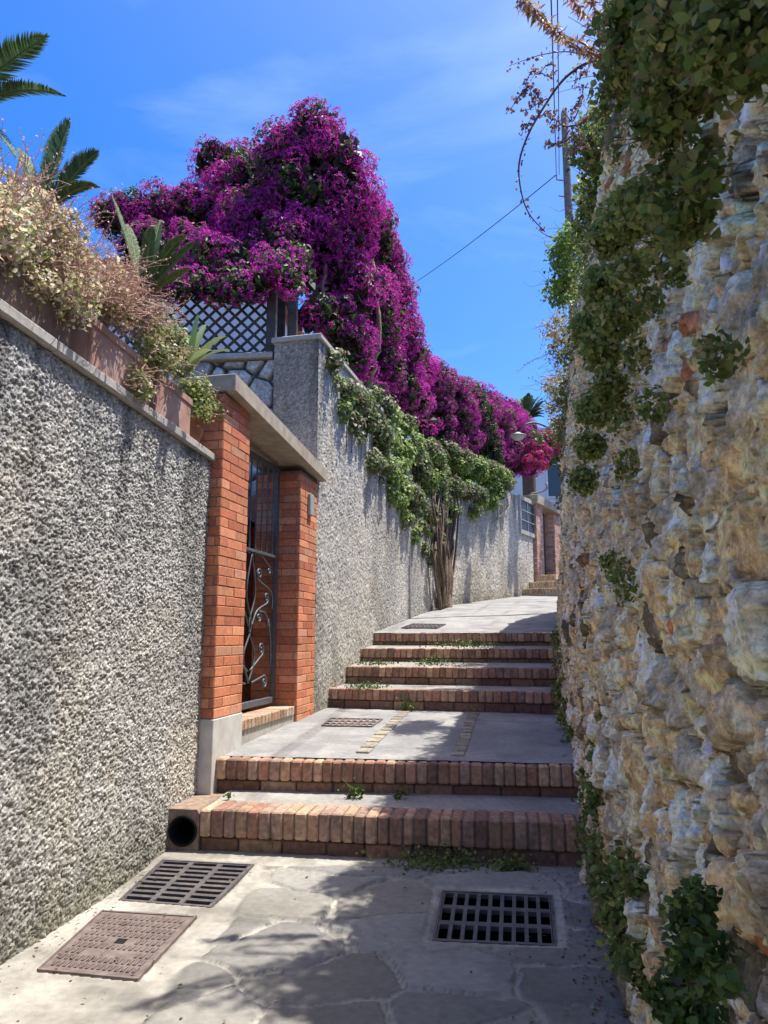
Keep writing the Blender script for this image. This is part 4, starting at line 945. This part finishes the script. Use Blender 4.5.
mound('trailing_succulent', 'bushy cream and green succulent with pink dry stalks spilling over the long trough', [wb(-10, 230, 42), wb(18, 222, 36, .15), (wb(45, 240, 34)), wb(60, 268, 30), wb(30, 270, 36, .08), wb(85, 282, 26), wb(0, 200, 26, .2), wb(70, 300, 20, .0), wb(-40, 230, 60)],
      11000, (.016, .031), SUC, tmpl_leaf(.75, .25), stems=520, stemm='pinkstem', slen=.24, ncl=420, stemup=.5)
mound('trailing_succulent', 'pinkish dry-stalked succulent heaped over the middle trough', [wb(105, 285, 22), wb(125, 300, 20), wb(112, 310, 14, .0), wb(135, 318, 12, .02)],
      3600, (.015, .030), SUC+[(.45, .26, .2)], tmpl_leaf(.75, .25), stems=480, stemm='pinkstem', slen=.28, ncl=130, stemup=.25)
mound('trailing_succulent', 'pale green succulent hanging down between the two pink troughs', [wb(152, 322, 15, .05), wb(168, 340, 15, .05), wb(150, 345, 11, -.03), wb(138, 372, 9, -.04), (wb(176, 362, 12, -.0)), wb(140, 390, 6, -.04), wb(160, 358, 12, -.03), wb(186, 352, 8, .05)],
      2800, (.018, .036), [(.30, .33, .12), (.40, .40, .19), (.22, .27, .08), (.45, .42, .26)], tmpl_leaf(.8, .25), stems=120, stemm='pinkstem', slen=.20, ncl=150)
mound('potted_succulent', 'small green succulent growing out of the round pot', [wb(196, 392, 10, .1), wb(205, 400, 9, .05), wb(190, 385, 8, .12), wb(212, 408, 5, .0), wb(200, 410, 7, .0)],
      900, (.02, .036), [(.26, .32, .08), (.34, .36, .14), (.18, .24, .06)], tmpl_leaf(.8, .25), stems=45, stemm='pinkstem', slen=.22, ncl=50)
# fallen / hanging bits on coping side
# cycads
def cycad(label, base, fronds, lw_=.016, col=((.075, .135, .05), (.10, .17, .065), (.06, .11, .045)), cat='cycad', trunk=True, name='sago_palm'):
    base = np.array(base, float); o = empty(name, tuple(base), label, cat)
    for (tip, sag, wd) in fronds:
        tip = np.array(tip, float)-base; n = 34; ctrl = tip*.5+np.array([0, 0, sag]); pts = [2*(1-t)*t*ctrl+t*t*tip for t in np.linspace(0, 1, n)]
        g = MB(); g.tube(pts, [.008*(1-.75*i/n)+.001 for i in range(n)], 6, (.16, .19, .07)); f = g.build('frond_rib', 'frond', o, True)
        ps = np.array(pts[4:]); tg = np.gradient(ps, axis=0); tg /= np.linalg.norm(tg, axis=1, keepdims=True)
        side = np.cross(tg, np.array([0, 0, 1.])); side /= np.linalg.norm(side, axis=1, keepdims=True)+1e-9; upv = np.cross(side, tg)
        m_ = 3; tt = np.linspace(0, len(ps)-1.001, len(ps)*m_); i0 = tt.astype(int); fr = (tt-i0)[:, None]
        i1 = np.minimum(i0+1, len(ps)-1)
        P0 = ps[i0]*(1-fr)+ps[i1]*fr; T0 = tg[i0]; S0 = side[i0]; U0 = upv[i0]; q_ = tt/len(ps)
        Lf = wd*np.clip(np.sin(np.clip(.12+q_*.93, 0, 1)*PI)**.55, .12, 1)
        for sd in (-1, 1):
            d = S0*sd*.85+T0*.55+U0*.30; d /= np.linalg.norm(d, axis=1, keepdims=True); d = d+rng.normal(0, .04, d.shape)
            hw = T0*lw_*.5; A_ = P0-hw*.6; B_ = P0+hw*.6; Cc_ = P0+d*Lf[:, None]*.6+hw*.8; Dd = P0+d*Lf[:, None]*.6-hw*.8; Ee = P0+d*Lf[:, None]+T0*.01-U0*Lf[:, None]*.12
            k = len(P0); V = np.concatenate([A_, B_, Cc_, Dd, Ee]); r = np.arange(k)
            fq = np.stack([r, r+k, r+2*k, r+3*k], 1); ft = np.stack([r+3*k, r+2*k, r+4*k], 1); C_ = pal(k, col, var=.12)
            link('leaflets', fast_mesh('leaflets', V, [fq, ft], np.concatenate([C_, C_])), 'frond', f)
    if trunk:
        g = MB(); g.lathe((0, 0, -.35), [(.0, 0), (.09, 0), (.10, .15), (.09, .3), (.06, .38), (0, .4)], 14); g.build('trunk', 'bark', o)
    return o
def cp(px, py, Y): return at(px, py, Y)
bs_ = cp(-75, 140, 3.5)
cycad('large dark sago palm behind the long trough at the left edge', bs_, [(cp(47, 36, 3.3), .10, .13), (cp(65, 96, 3.3), .26, .085), (cp(16, 158, 3.2), .34, .10), (cp(-60, 20, 3.5), .2, .1), (cp(-150, 100, 3.4), .25, .1), (cp(-20, 20, 3.7), .2, .1)], lw_=.017, trunk=False)
bs_ = cp(38, 225, 3.5)
cycad('smaller sago palm rising out of the pink-stalked succulent', bs_, [(cp(70, 120, 3.5), .08, .10), (cp(98, 152, 3.5), .08, .10), (cp(99, 187, 3.4), .14, .06), (cp(62, 125, 3.7), .12, .07), (cp(20, 150, 3.6), .1, .07)], lw_=.015, trunk=False)
bs_ = cp(142, 300, 3.9)
cycad('pale green sago palm with upright fronds above the middle trough', bs_, [(cp(112, 196, 3.95), .06, .05), (cp(152, 228, 3.8), .10, .05), (cp(185, 236, 3.8), .12, .055), (cp(194, 243, 3.9), .03, .06), (cp(190, 268, 3.8), .02, .045), (cp(128, 225, 4.1), .05, .05), (cp(160, 222, 4.1), .06, .055)], lw_=.017,
      col=((.10, .15, .05), (.14, .19, .07), (.08, .13, .04)), trunk=False)
bs_ = cp(188, 372, 4.35)
def strap(label, base, tips, w=.045):
    base = np.array(base, float); o = empty('agave', tuple(base), label, 'agave')
    for tip in tips:
        tip = np.array(tip)-base; ctrl = tip*.45+np.array([0, 0, .08]); n = 12; V = []; 
        for i in range(n):
            t = i/(n-1); p = 2*(1-t)*t*ctrl+t*t*tip; dd = 2*(1-t)*ctrl*1+2*t*(tip-ctrl); s_ = np.cross(dd, [0, 0, 1.]); s_ /= np.linalg.norm(s_)+1e-9; ww_ = w*(.35+.9*math.sin(PI*min(.95, .15+t*.85))**.8)*(1 if t < .95 else .2); uu = np.array([0, 0, .35])*ww_*.5
            V += [p-s_*ww_*.5+uu, p-np.array([0, 0, .004]), p+s_*ww_*.5+uu]
        F_ = [(3*i+j, 3*i+j+1, 3*i+j+4, 3*i+j+3) for i in range(n-1) for j in (0, 1)]
        c_ = [(.26, .36, .12), (.22, .33, .10), (.30, .38, .16)][rng.integers(3)]
        g = MB(); g.add(V, F_, c_); g.build('blade', 'frond', o, True)
    return o
strap('small bright green agave beside the trellis foot', bs_, [cp(198, 314, 4.4), cp(206, 324, 4.5), cp(226, 336, 4.3), cp(184, 330, 4.4), cp(212, 350, 4.2), cp(176, 345, 4.3), cp(230, 350, 4.5)], w=.05)
# ------------------------------------------------------------------ plants on and around the right wall
WG = [(.15, .21, .05), (.20, .26, .065), (.11, .16, .04), (.26, .29, .09), (.17, .24, .06), (.34, .30, .12)]
def rb_(px, py, r, off=.04): p = onR(px, py, off); return (p, r*p[1]/F*.62)
def mp_(L): return [(at(x, y, Yd), r*Yd/F) for x, y, Yd, r in L]
sm = tmpl_leaf(.7)
mound('hanging_plant', 'dense green pellitory hanging from the wall top in the upper right corner', [rb_(700, 25, 50), rb_(745, 35, 42), rb_(680, 75, 38), rb_(650, 30, 45),  rb_(640, 70, 30), rb_(665, 120, 18)],
      10000, (.006, .018), WG, sm, stems=160, slen=.09, ncl=420, rlo=.012, rhi=.040, up=0, group='plants hanging on the rubble wall')
mound('hanging_plant', 'leafy tuft hanging below the corner thicket over bare stone', [rb_(672, 185, 16), rb_(684, 212, 14), rb_(670, 232, 9), rb_(700, 165, 12)],
      900, (.009, .020), WG, sm, stems=40, slen=.06, ncl=70, rlo=.015, rhi=.035, up=0, group='plants hanging on the rubble wall')
mound('wall_shrub', 'dark leafy shrub leaning out over the wall top against the sky', mp_([(640, 20, 3.2, 28), (632, 60, 3.4, 22), (612, 115, 4.0, 18), (625, 110, 3.6, 22), (600, 150, 4.4, 24), (610, 185, 4.6, 26), (596, 205, 5.0, 24), (640, 140, 3.2, 22), (655, 0, 2.8, 30)]),
      7500, (.022, .05), WG+[(.13, .17, .05)], sm, stems=160, slen=.25, ncl=320, rlo=.04, rhi=.11, cat='shrub', stemup=.1)
mound('hanging_plant', 'long dark green curtain of wall plants on the far upper wall', mp_([(600, 240, 5.2, 26), (595, 280, 5.6, 26), (612, 270, 4.8, 18), (590, 320, 6.0, 24), (600, 350, 5.6, 20), (582, 350, 6.4, 22), (580, 390, 7.0, 22), (592, 400, 6.2, 16), (575, 430, 7.5, 20), (570, 465, 8.0, 15), (588, 450, 6.8, 12), (604, 315, 5.0, 12), (568, 500, 8.0, 9), (566, 540, 8.5, 7)]),
      13000, (.016, .036), [(.16, .20, .055), (.21, .24, .07), (.12, .16, .045), (.30, .28, .11)], sm, stems=200, slen=.14, ncl=500, rlo=.035, rhi=.10, up=0, group='plants hanging on the rubble wall')
mound('hanging_plant', 'fine-leaved green creeper matted over the upper middle of the rubble wall', [rb_(q[0], q[1], q[2]*.72) for q in ((612, 235, 26), (628, 215, 24), (604, 290, 26), (618, 320, 22), (602, 350, 24), (610, 385, 16), (596, 410, 18), (592, 445, 16), (640, 200, 18), (582, 480, 14), (630, 270, 14), (590, 330, 20))],
      8500, (.008, .018), [(.22, .28, .07), (.28, .33, .09), (.16, .22, .06), (.36, .35, .14)], sm, stems=90, slen=.08, ncl=480, rlo=.010, rhi=.034, up=0, group='plants hanging on the rubble wall')
mound('wall_shrub', 'bright sunlit green shrub catching the sun at the wall top', mp_([(566, 255, 6.6, 16), (572, 275, 6.6, 16), (560, 290, 6.8, 12), (575, 235, 6.4, 12)]),
      2400, (.025, .05), [(.20, .32, .07), (.26, .38, .09), (.15, .24, .05)], sm, stems=60, slen=.3, ncl=120, rlo=.04, rhi=.1, cat='shrub', stemup=.2)  # leaf colours themselves lightened so the shrub looks sunlit
mound('dry_shrub', 'thin straw-coloured dry shrub on the wall edge above the far palm', mp_([(560, 330, 7.6, 14), (566, 355, 7.6, 14), (556, 385, 8.2, 12), (562, 410, 8.4, 14), (556, 430, 8.8, 11), (568, 375, 7.8, 12)]),
      2000, (.025, .045), [(.45, .36, .18), (.50, .42, .25), (.30, .28, .12), (.40, .28, .14)], sm, stems=170, slen=.35, ncl=120, rlo=.04, rhi=.1, cat='shrub')
# small tufts growing from the wall face
TF = [([(665, 262, 9)], 'small weed in a wall joint just below the corner thicket'), ([(648, 300, 7)], 'small weed at the right edge of the matted creeper'),
      ([(718, 352, 8)], 'lone leafy weed on bare stone beside an orange brick fragment, rightmost high up'), ([(652, 402, 8)], 'small weed on the rubble face right of the creeper bottom'),
      ([(622, 412, 8)], 'small tuft hanging at the lower end of the matted creeper'), ([(636, 352, 7)], 'little weed at mid height along the right edge of the creeper'),
      ([(612, 560, 9), (620, 575, 10), (625, 590, 8)], 'elongated green tuft alone in the middle of the rubble wall face'), ([(624, 462, 8)], 'small tuft below the creeper, above the lone elongated tuft')]
for L_t, lab in TF:
    mound('wall_weed', lab, [b for (x, y, r) in L_t for b in (rb_(x, y, r, .02), rb_(x+2, y+r*1.2, r*.6, .02))], 150*len(L_t), (.007, .017), WG, sm, stems=10*len(L_t), slen=.05, ncl=26*len(L_t), rlo=.012, rhi=.03, up=0, group='weeds rooted in joints of the rubble wall')
mound('wall_weed', 'leafy weed column climbing the foot of the rubble wall beside the steps', mp_([(606, 800, 3.6, 18), (612, 760, 3.6, 14), (600, 830, 3.8, 18), (616, 720, 3.5, 12), (612, 690, 3.8, 10), (600, 775, 4.1, 12)]),
      2600, (.018, .036), WG, sm, stems=50, slen=.12, ncl=170, rlo=.025, rhi=.06, up=.1)
mound('wall_weed', 'dense dark weeds along the foot of the rubble wall at the drain', mp_([(612, 860, 3.3, 18), (622, 890, 3.0, 20), (636, 925, 2.7, 22), (645, 965, 2.4, 18), (648, 890, 2.5, 20), (605, 840, 3.6, 12), (640, 860, 2.7, 14)]),
      4200, (.018, .038), WG, sm, stems=60, slen=.12, ncl=240, rlo=.025, rhi=.06, up=.1)
mound('broadleaf_weed', 'broad-leaved bright weed in the bottom right corner', [rb_(700, 955, 26, .06), rb_(690, 920, 18, .05), rb_(715, 985, 20, .06), rb_(680, 1000, 24, .06), rb_(700, 895, 9, .04), rb_(695, 1020, 26, .05)],
      1700, (.011, .023), [(.09, .15, .03), (.12, .18, .04), (.07, .12, .03)], tmpl_leaf(.8), stems=40, slen=.05, ncl=90, rlo=.012, rhi=.03, up=.2)
mound('wall_weed', 'weeds on the wall foot beside the four upper steps', mp_([(566, 660, 7.0, 11), (570, 690, 6.4, 13), (574, 715, 6.0, 14), (582, 735, 5.5, 13), (563, 640, 7.4, 8), (588, 750, 5.1, 9)]),
      2600, (.02, .04), WG, sm, stems=50, slen=.14, ncl=170, rlo=.03, rhi=.07, up=.1)
mound('wall_weed', 'green weeds clinging to the wall between the two flights', mp_([(600, 690, 4.7, 13), (606, 725, 4.3, 14), (600, 655, 5.0, 9), (604, 745, 4.2, 10)]), 1000, (.02, .04), WG, sm, stems=30, slen=.12, ncl=70, rlo=.02, rhi=.05, up=.1)
# weeds in the steps
def tuft(label, px, py, z, r, n, blades=True, cols=((.10, .16, .03), (.14, .20, .05), (.07, .12, .03)), hgt=.12):
    p = atg(px, py) if z == 0 else atz(px, py, z); o = empty('step_weed', tuple(p), label, 'weed', 'weeds growing along the steps')
    Pn = np.zeros((n, 3)); Pn[:, :2] = rng.normal(0, r*.55, (n, 2))*np.array([1, .35]); Pn[:, 2] = np.abs(rng.normal(0, hgt*.35, n))
    scatter('leaves', Pn, rdir(n)+np.array([0, -.3, .8]), rng.uniform(.015, .03, n), pal(n, cols), sm, 'leaf', o)
    if blades:
        g = MB()
        for k in range(int(16)):
            b_ = np.array([random.uniform(-r, r)*.5, random.uniform(-.02, .02), 0]); d = np.array([random.uniform(-.6, .6), random.uniform(-.5, .1), 1])*hgt*random.uniform(.6, 1.5); g.tube([b_, b_+d*.5, b_+d+np.array([d[0]*.4, 0, -.02])], [.0025, .002, .0006], 4, random.choice(cols))
        g.build('blades', 'frond', o)
tuft('pale grass tuft at the left foot of the bottom step', 277, 852, .0, .07, 90, hgt=.15)
tuft('low dark weeds at the middle foot of the bottom step', 440, 867, .0, .26, 560, False, WG, .12)
tuft('small rosette at the foot of the bottom step near the right wall', 513, 871, .0, .10, 220, False, WG, .10)
tuft('single small tuft on the bottom tread near the left', 355, 796, .285, .06, 70, True, hgt=.09)
tuft('tiny sprout on the bottom tread beside its larger neighbour', 401, 797, .285, .04, 40, False, hgt=.06)
tuft('little weed at the gate end of the bottom tread', 229, 797, .28, .03, 20, False, hgt=.02)
tuft('small weed at the foot of the first upper step', 407, 711, .555, .08, 90, True, hgt=.14)
tuft('weed patch at the left end of the second upper step', 368, 688, .75, .2, 220, False, hgt=.08)
tuft('thin weeds at the left end of the third upper step', 375, 664, .97, .2, 160, False, hgt=.04)
tuft('straggling weeds in the middle of the third upper step', 432, 665, .96, .25, 200, True, hgt=.10)
tuft('grassy weeds on the tread below the top step', 468, 647, 1.13, .35, 320, True, hgt=.11)
tuft('low weeds where the lane wall meets the middle landing', 336, 700, .60, .08, 90, False, hgt=.06)
tuft('grass at the foot of the plaster wall', 497, 602, 2.0, .4, 120, True, hgt=.2)
n_ = 420; Pn = []
for k in range(n_):
    sd_k = random.random(); y_ = random.uniform(2.2, 4.2)
    x_ = (rwx(y_)-abs(random.gauss(0, .10))-.03) if sd_k < .55 else ((w1x(y_)+abs(random.gauss(0, .08))+.03) if sd_k < .75 else random.uniform(w1x(y_)+.05, rwx(y_)-.05))
    Pn.append((x_, y_, .018+float(gzl(x_, y_))))
o = scatter('leaf_litter', Pn, rdir(n_)*.35+np.array([0, 0, 1.]), rng.uniform(.008, .024, n_), pal(n_, [(.16, .10, .05), (.25, .18, .08), (.10, .07, .04), (.28, .05, .20)], w=[.35, .3, .25, .1]), tmpl_leaf(.6), 'leaf'); tag(o, 'tiny dry leaves and petals blown along the lane edges', kind='stuff')
# dried flowering spray & arching bramble at the top
dr = empty('dried_spray', at(600, 45, 3.4), 'rust-brown dried flower spikes arching over the top of the wall', 'dried plant'); c = np.array(dr.location)
g = MB(); PP = []; 
for (a, m_, b) in (((620, 65), (570, 42), (516, -10)), ((620, 62), (590, 20), (545, -30)), ((625, 60), (600, 20), (580, -30)), ((615, 58), (555, 30), (520, 0)), ((628, 50), (612, 10), (600, -30))):
    pts = crv([at(*a, 3.6), at(*m_, 3.4), at(*b, 3.2)], 14); g.tube([p-c for p in pts], [.006-.004*i/len(pts) for i in range(len(pts))], 5)
    for p in pts[3:]:
        for k in range(9): PP.append(p-c+rdir(1)[0]*.012)
g.build('stalks', 'twig', dr, True); PP = np.array(PP)
scatter('seed_spikes', PP, rdir(len(PP))+np.array([0, -.5, .0]), rng.uniform(.03, .07, len(PP)), pal(len(PP), [(.40, .20, .12), (.50, .30, .16), (.32, .13, .10), (.42, .36, .16)]), tmpl_simple(.22), 'leaf', dr, spin=np.array([[0, 0, -1.]])*np.ones((len(PP), 1))+rng.normal(0, .5, (len(PP), 3)))
def bramble(label, chains, Yd, npx, seedcol, leafn):
    o = empty('arching_twig', at(*chains[0][0], Yd), label, 'twig'); c = np.array(o.location); g = MB(); PP = []
    for ch, r in [(c_, .009 if i == 0 else .004) for i, c_ in enumerate(chains)]:
        pts = crv([at(*p, Yd) for p in ch], 9); g.tube([p-c for p in pts], [r*(1-.7*i/len(pts)) for i in range(len(pts))], 5)
        for p in pts[2:]:
            for k in range(leafn): PP.append(p-c+rdir(1)[0]*.018)
    g.build('stalks', 'twig', o, True); PP = np.array(PP)
    scatter('dry_buds', PP, rdir(len(PP)), rng.uniform(.012, .026, len(PP)), pal(len(PP), seedcol), tmpl_leaf(.8), 'leaf', o); return o
bramble('long bare arching twig with small dry buds against the sky', [[(612, 62), (590, 62), (565, 78), (545, 105), (528, 135), (519, 165), (522, 195), (530, 215), (545, 232)], [(600, 60), (570, 52), (545, 54), (525, 60), (509, 66)]], 3.6, 0, [(.12, .07, .06), (.18, .10, .08)], 1)
fine = []
for k in range(24):
    x = random.uniform(520, 590); y = random.uniform(60, 140); s_ = random.uniform(-1, .3); fine.append([(x, y), (x+s_*9, y+random.uniform(-2, 12)), (x+s_*20, y+random.uniform(0, 18)), (x+s_*28, y+random.uniform(2, 24))])
bramble('tangle of fine dry twigs behind the arching twig', fine, 3.75, 0, [(.28, .15, .11), (.36, .20, .15), (.26, .20, .14)], 1)
fine = [[(575, 238), (560, 238), (548, 236), (538, 230)], [(560, 345), (545, 355), (530, 362), (518, 372)], [(560, 390), (545, 385), (530, 378)], [(556, 400), (540, 405), (527, 398)], [(570, 300), (556, 312), (546, 330), (540, 350)], [(565, 250), (552, 262), (547, 285)]]
bramble('bare dry twigs poking out of the straw-coloured shrub', fine, 7.6, 0, [(.25, .16, .12), (.35, .28, .18)], 1)
# ------------------------------------------------------------------ pole, cables, lamp, palm
pb_ = at(574, 330, 12); pt_ = at(572, 108, 12)
po = empty('utility_pole', (pb_[0], 12, 4.0), 'weathered grey utility pole behind the right wall', 'pole'); c = np.array(po.location)
g = MB(); g.tube([(0, 0, -.3), (0, 0, pt_[2]-c[2]-.12), (.0, 0, pt_[2]-c[2])], [.085, .062, .03], 14); g.build('shaft', 'polewood', po, True)
g = MB(); zz_ = pt_[2]-c[2]-1.45; g.tube([(-.08, -.02, zz_), (-.2, -.04, zz_), (-.2, -.04, zz_+.1)], .015, 6); g.tube([(-.07, 0, zz_-.3), (-.17, -.02, zz_-.3)], .012, 6); g.build('bracket', 'steel', po)
def cab(label, a, b, sag, r=.010, n=24):
    a, b = np.array(a), np.array(b); o = empty('overhead_cable', tuple(a), label, 'cable'); g = MB()
    g.tube([(b-a)*t-np.array([0, 0, 4*sag*t*(1-t)]) for t in np.linspace(0, 1, n)], r, 5); g.build('wire', 'cable', o); return o
pm = c+np.array([-.2, -.04, zz_+.1])
cab('thin black cable crossing the sky from the pole towards the lower left', pm, at(395, 295, 24), .12, .009)
cab('left one of the two cables running up overhead from the pole', pm+np.array([0, 0, .02]), at(550, -40, 5), .08, .007)
cab('right one of the two cables running up overhead from the pole', pm+np.array([.05, 0, .0]), at(557, -40, 5), .08, .006)
lo = at(567, 438, 15.5); lm = empty('street_lamp', (lo[0], 15.5, 3.9), 'old street lamp with pale bowl on a curved arm above the flowers', 'street lamp'); c = np.array(lm.location)
g = MB(); g.tube([(0, 0, -.2), (0, 0, lo[2]-c[2])], .035, 8); g.build('post', 'iron', lm)
hd = at(518, 436, 15.3)-c
g = MB(); g.tube(crv([np.array([0, 0, lo[2]-c[2]]), (at(540, 424, 15.4)-c), (at(527, 424, 15.3)-c), hd+np.array([.05, 0, .10])], 8), .022, 7); g.build('arm', 'iron', lm, True)
g = MB(); g.lathe(hd, [(0, .08), (.04, .08), (.08, .05), (.17, .015), (.18, .0), (.14, .0)], 20); g.build('shade', 'steel', lm, True)
g = MB(); g.lathe(hd, [(.135, .0), (.12, -.05), (.07, -.085), (0, -.10)], 20); g.build('bowl', 'glassw', lm, True)
bs_ = at(527, 420, 22); frs = []
for k in range(22):
    an = PI*(k+.5)/22*1.25-.4; r1_ = random.uniform(15, 22); frs.append((at(527-r1_*math.cos(an), 412-r1_*.95*math.sin(an), 22+random.uniform(-.5, .5)), .12, .14))
cycad('far dark palm crown above the lane end', bs_, frs, lw_=.035, cat='palm tree', name='palm_tree')
g = MB(); o = bpy.data.objects['palm_tree']; g.lathe((0, 0, -6), [(.22, 0), (.2, 5.7), (.1, 5.9)], 12); g.build('stem', 'bark', o)
# gardens far away so that gaps do not show bare earth
mound('hedge', 'green hedge behind the lamp at the lane end', mp_([(545, 450, 20, 14), (560, 440, 20, 16), (580, 430, 20, 20), (536, 446, 18, 7)]), 2500, (.08, .14), GREEN, sm, ncl=200, rlo=.1, rhi=.25, cat='hedge')
# ------------------------------------------------------------------ camera, light, world
cam = bpy.data.cameras.new('camera'); co = bpy.data.objects.new('camera', cam); COL.objects.link(co); scn.camera = co
co.location = (0, 0, CZ); co.rotation_euler = (PI/2+TH, 0, 0); cam.sensor_fit = 'VERTICAL'; cam.sensor_height = 24; cam.lens = F/1024*24; cam.clip_end = 2000; cam.clip_start = .02; cam.dof.use_dof = True; cam.dof.focus_distance = 6.5; cam.dof.aperture_fstop = 14.
AZ, EL = math.radians(74), math.radians(70)
sd_ = Vector((math.sin(AZ)*math.cos(EL), math.cos(AZ)*math.cos(EL), math.sin(EL)))
sun = bpy.data.lights.new('sun', 'SUN'); so = bpy.data.objects.new('sun', sun); COL.objects.link(so); sun.energy = 2.6; sun.angle = math.radians(.5); sun.color = (1, .965, .90)
so.rotation_euler = (-sd_).to_track_quat('-Z', 'Y').to_euler(); so.location = (5, 5, 20)
w = bpy.data.worlds.new('World'); scn.world = w; w.use_nodes = True; nt = w.node_tree; N = nt.nodes; L = nt.links; N.clear()
ot = N.new('ShaderNodeOutputWorld'); bg = N.new('ShaderNodeBackground'); sk = N.new('ShaderNodeTexSky'); sk.sky_type = 'NISHITA'; sk.sun_disc = False
sk.sun_elevation = EL; sk.sun_rotation = AZ; sk.air_density = 1.0; sk.dust_density = 2.2; sk.ozone_density = 4.5; sk.altitude = 50
hs_ = N.new('ShaderNodeHueSaturation'); hs_.inputs['Saturation'].default_value = 1.45; hs_.inputs['Hue'].default_value = .511; L.new(sk.outputs[0], hs_.inputs['Color'])
tcw = N.new('ShaderNodeTexCoord'); mpw = N.new('ShaderNodeMapping'); mpw.inputs['Scale'].default_value = (1.2, 2.4, 4.5); mpw.inputs['Rotation'].default_value = (.3, .5, .4); nzw = N.new('ShaderNodeTexNoise')
nzw.inputs['Scale'].default_value = 1.7; nzw.inputs['Detail'].default_value = 9; nzw.inputs['Roughness'].default_value = .55; nzw.inputs['Distortion'].default_value = .6
L.new(tcw.outputs['Generated'], mpw.inputs[0]); L.new(mpw.outputs[0], nzw.inputs['Vector']); mrw = N.new('ShaderNodeMapRange'); mrw.inputs['From Min'].default_value = .5; mrw.inputs['From Max'].default_value = .8
mrw.inputs['To Max'].default_value = .17; L.new(nzw.outputs['Fac'], mrw.inputs['Value']); mxw = N.new('ShaderNodeMix'); mxw.data_type = 'RGBA'; L.new(mrw.outputs[0], mxw.inputs['Factor']); mxw.inputs[7].default_value = (4.6, 5.6, 7.2, 1)
L.new(hs_.outputs[0], mxw.inputs[6]); L.new(mxw.outputs[2], bg.inputs['Color']); bg.inputs['Strength'].default_value = .095; L.new(bg.outputs[0], ot.inputs[0])
scn.view_settings.view_transform = 'Standard'; scn.view_settings.look = 'None'; scn.view_settings.gamma = 1; scn.view_settings.exposure = 1.62
scn.cycles.max_bounces = 8; scn.cycles.diffuse_bounces = 5; scn.cycles.transparent_max_bounces = 8; scn.cycles.sample_clamp_indirect = 8; scn.cycles.use_denoising = True
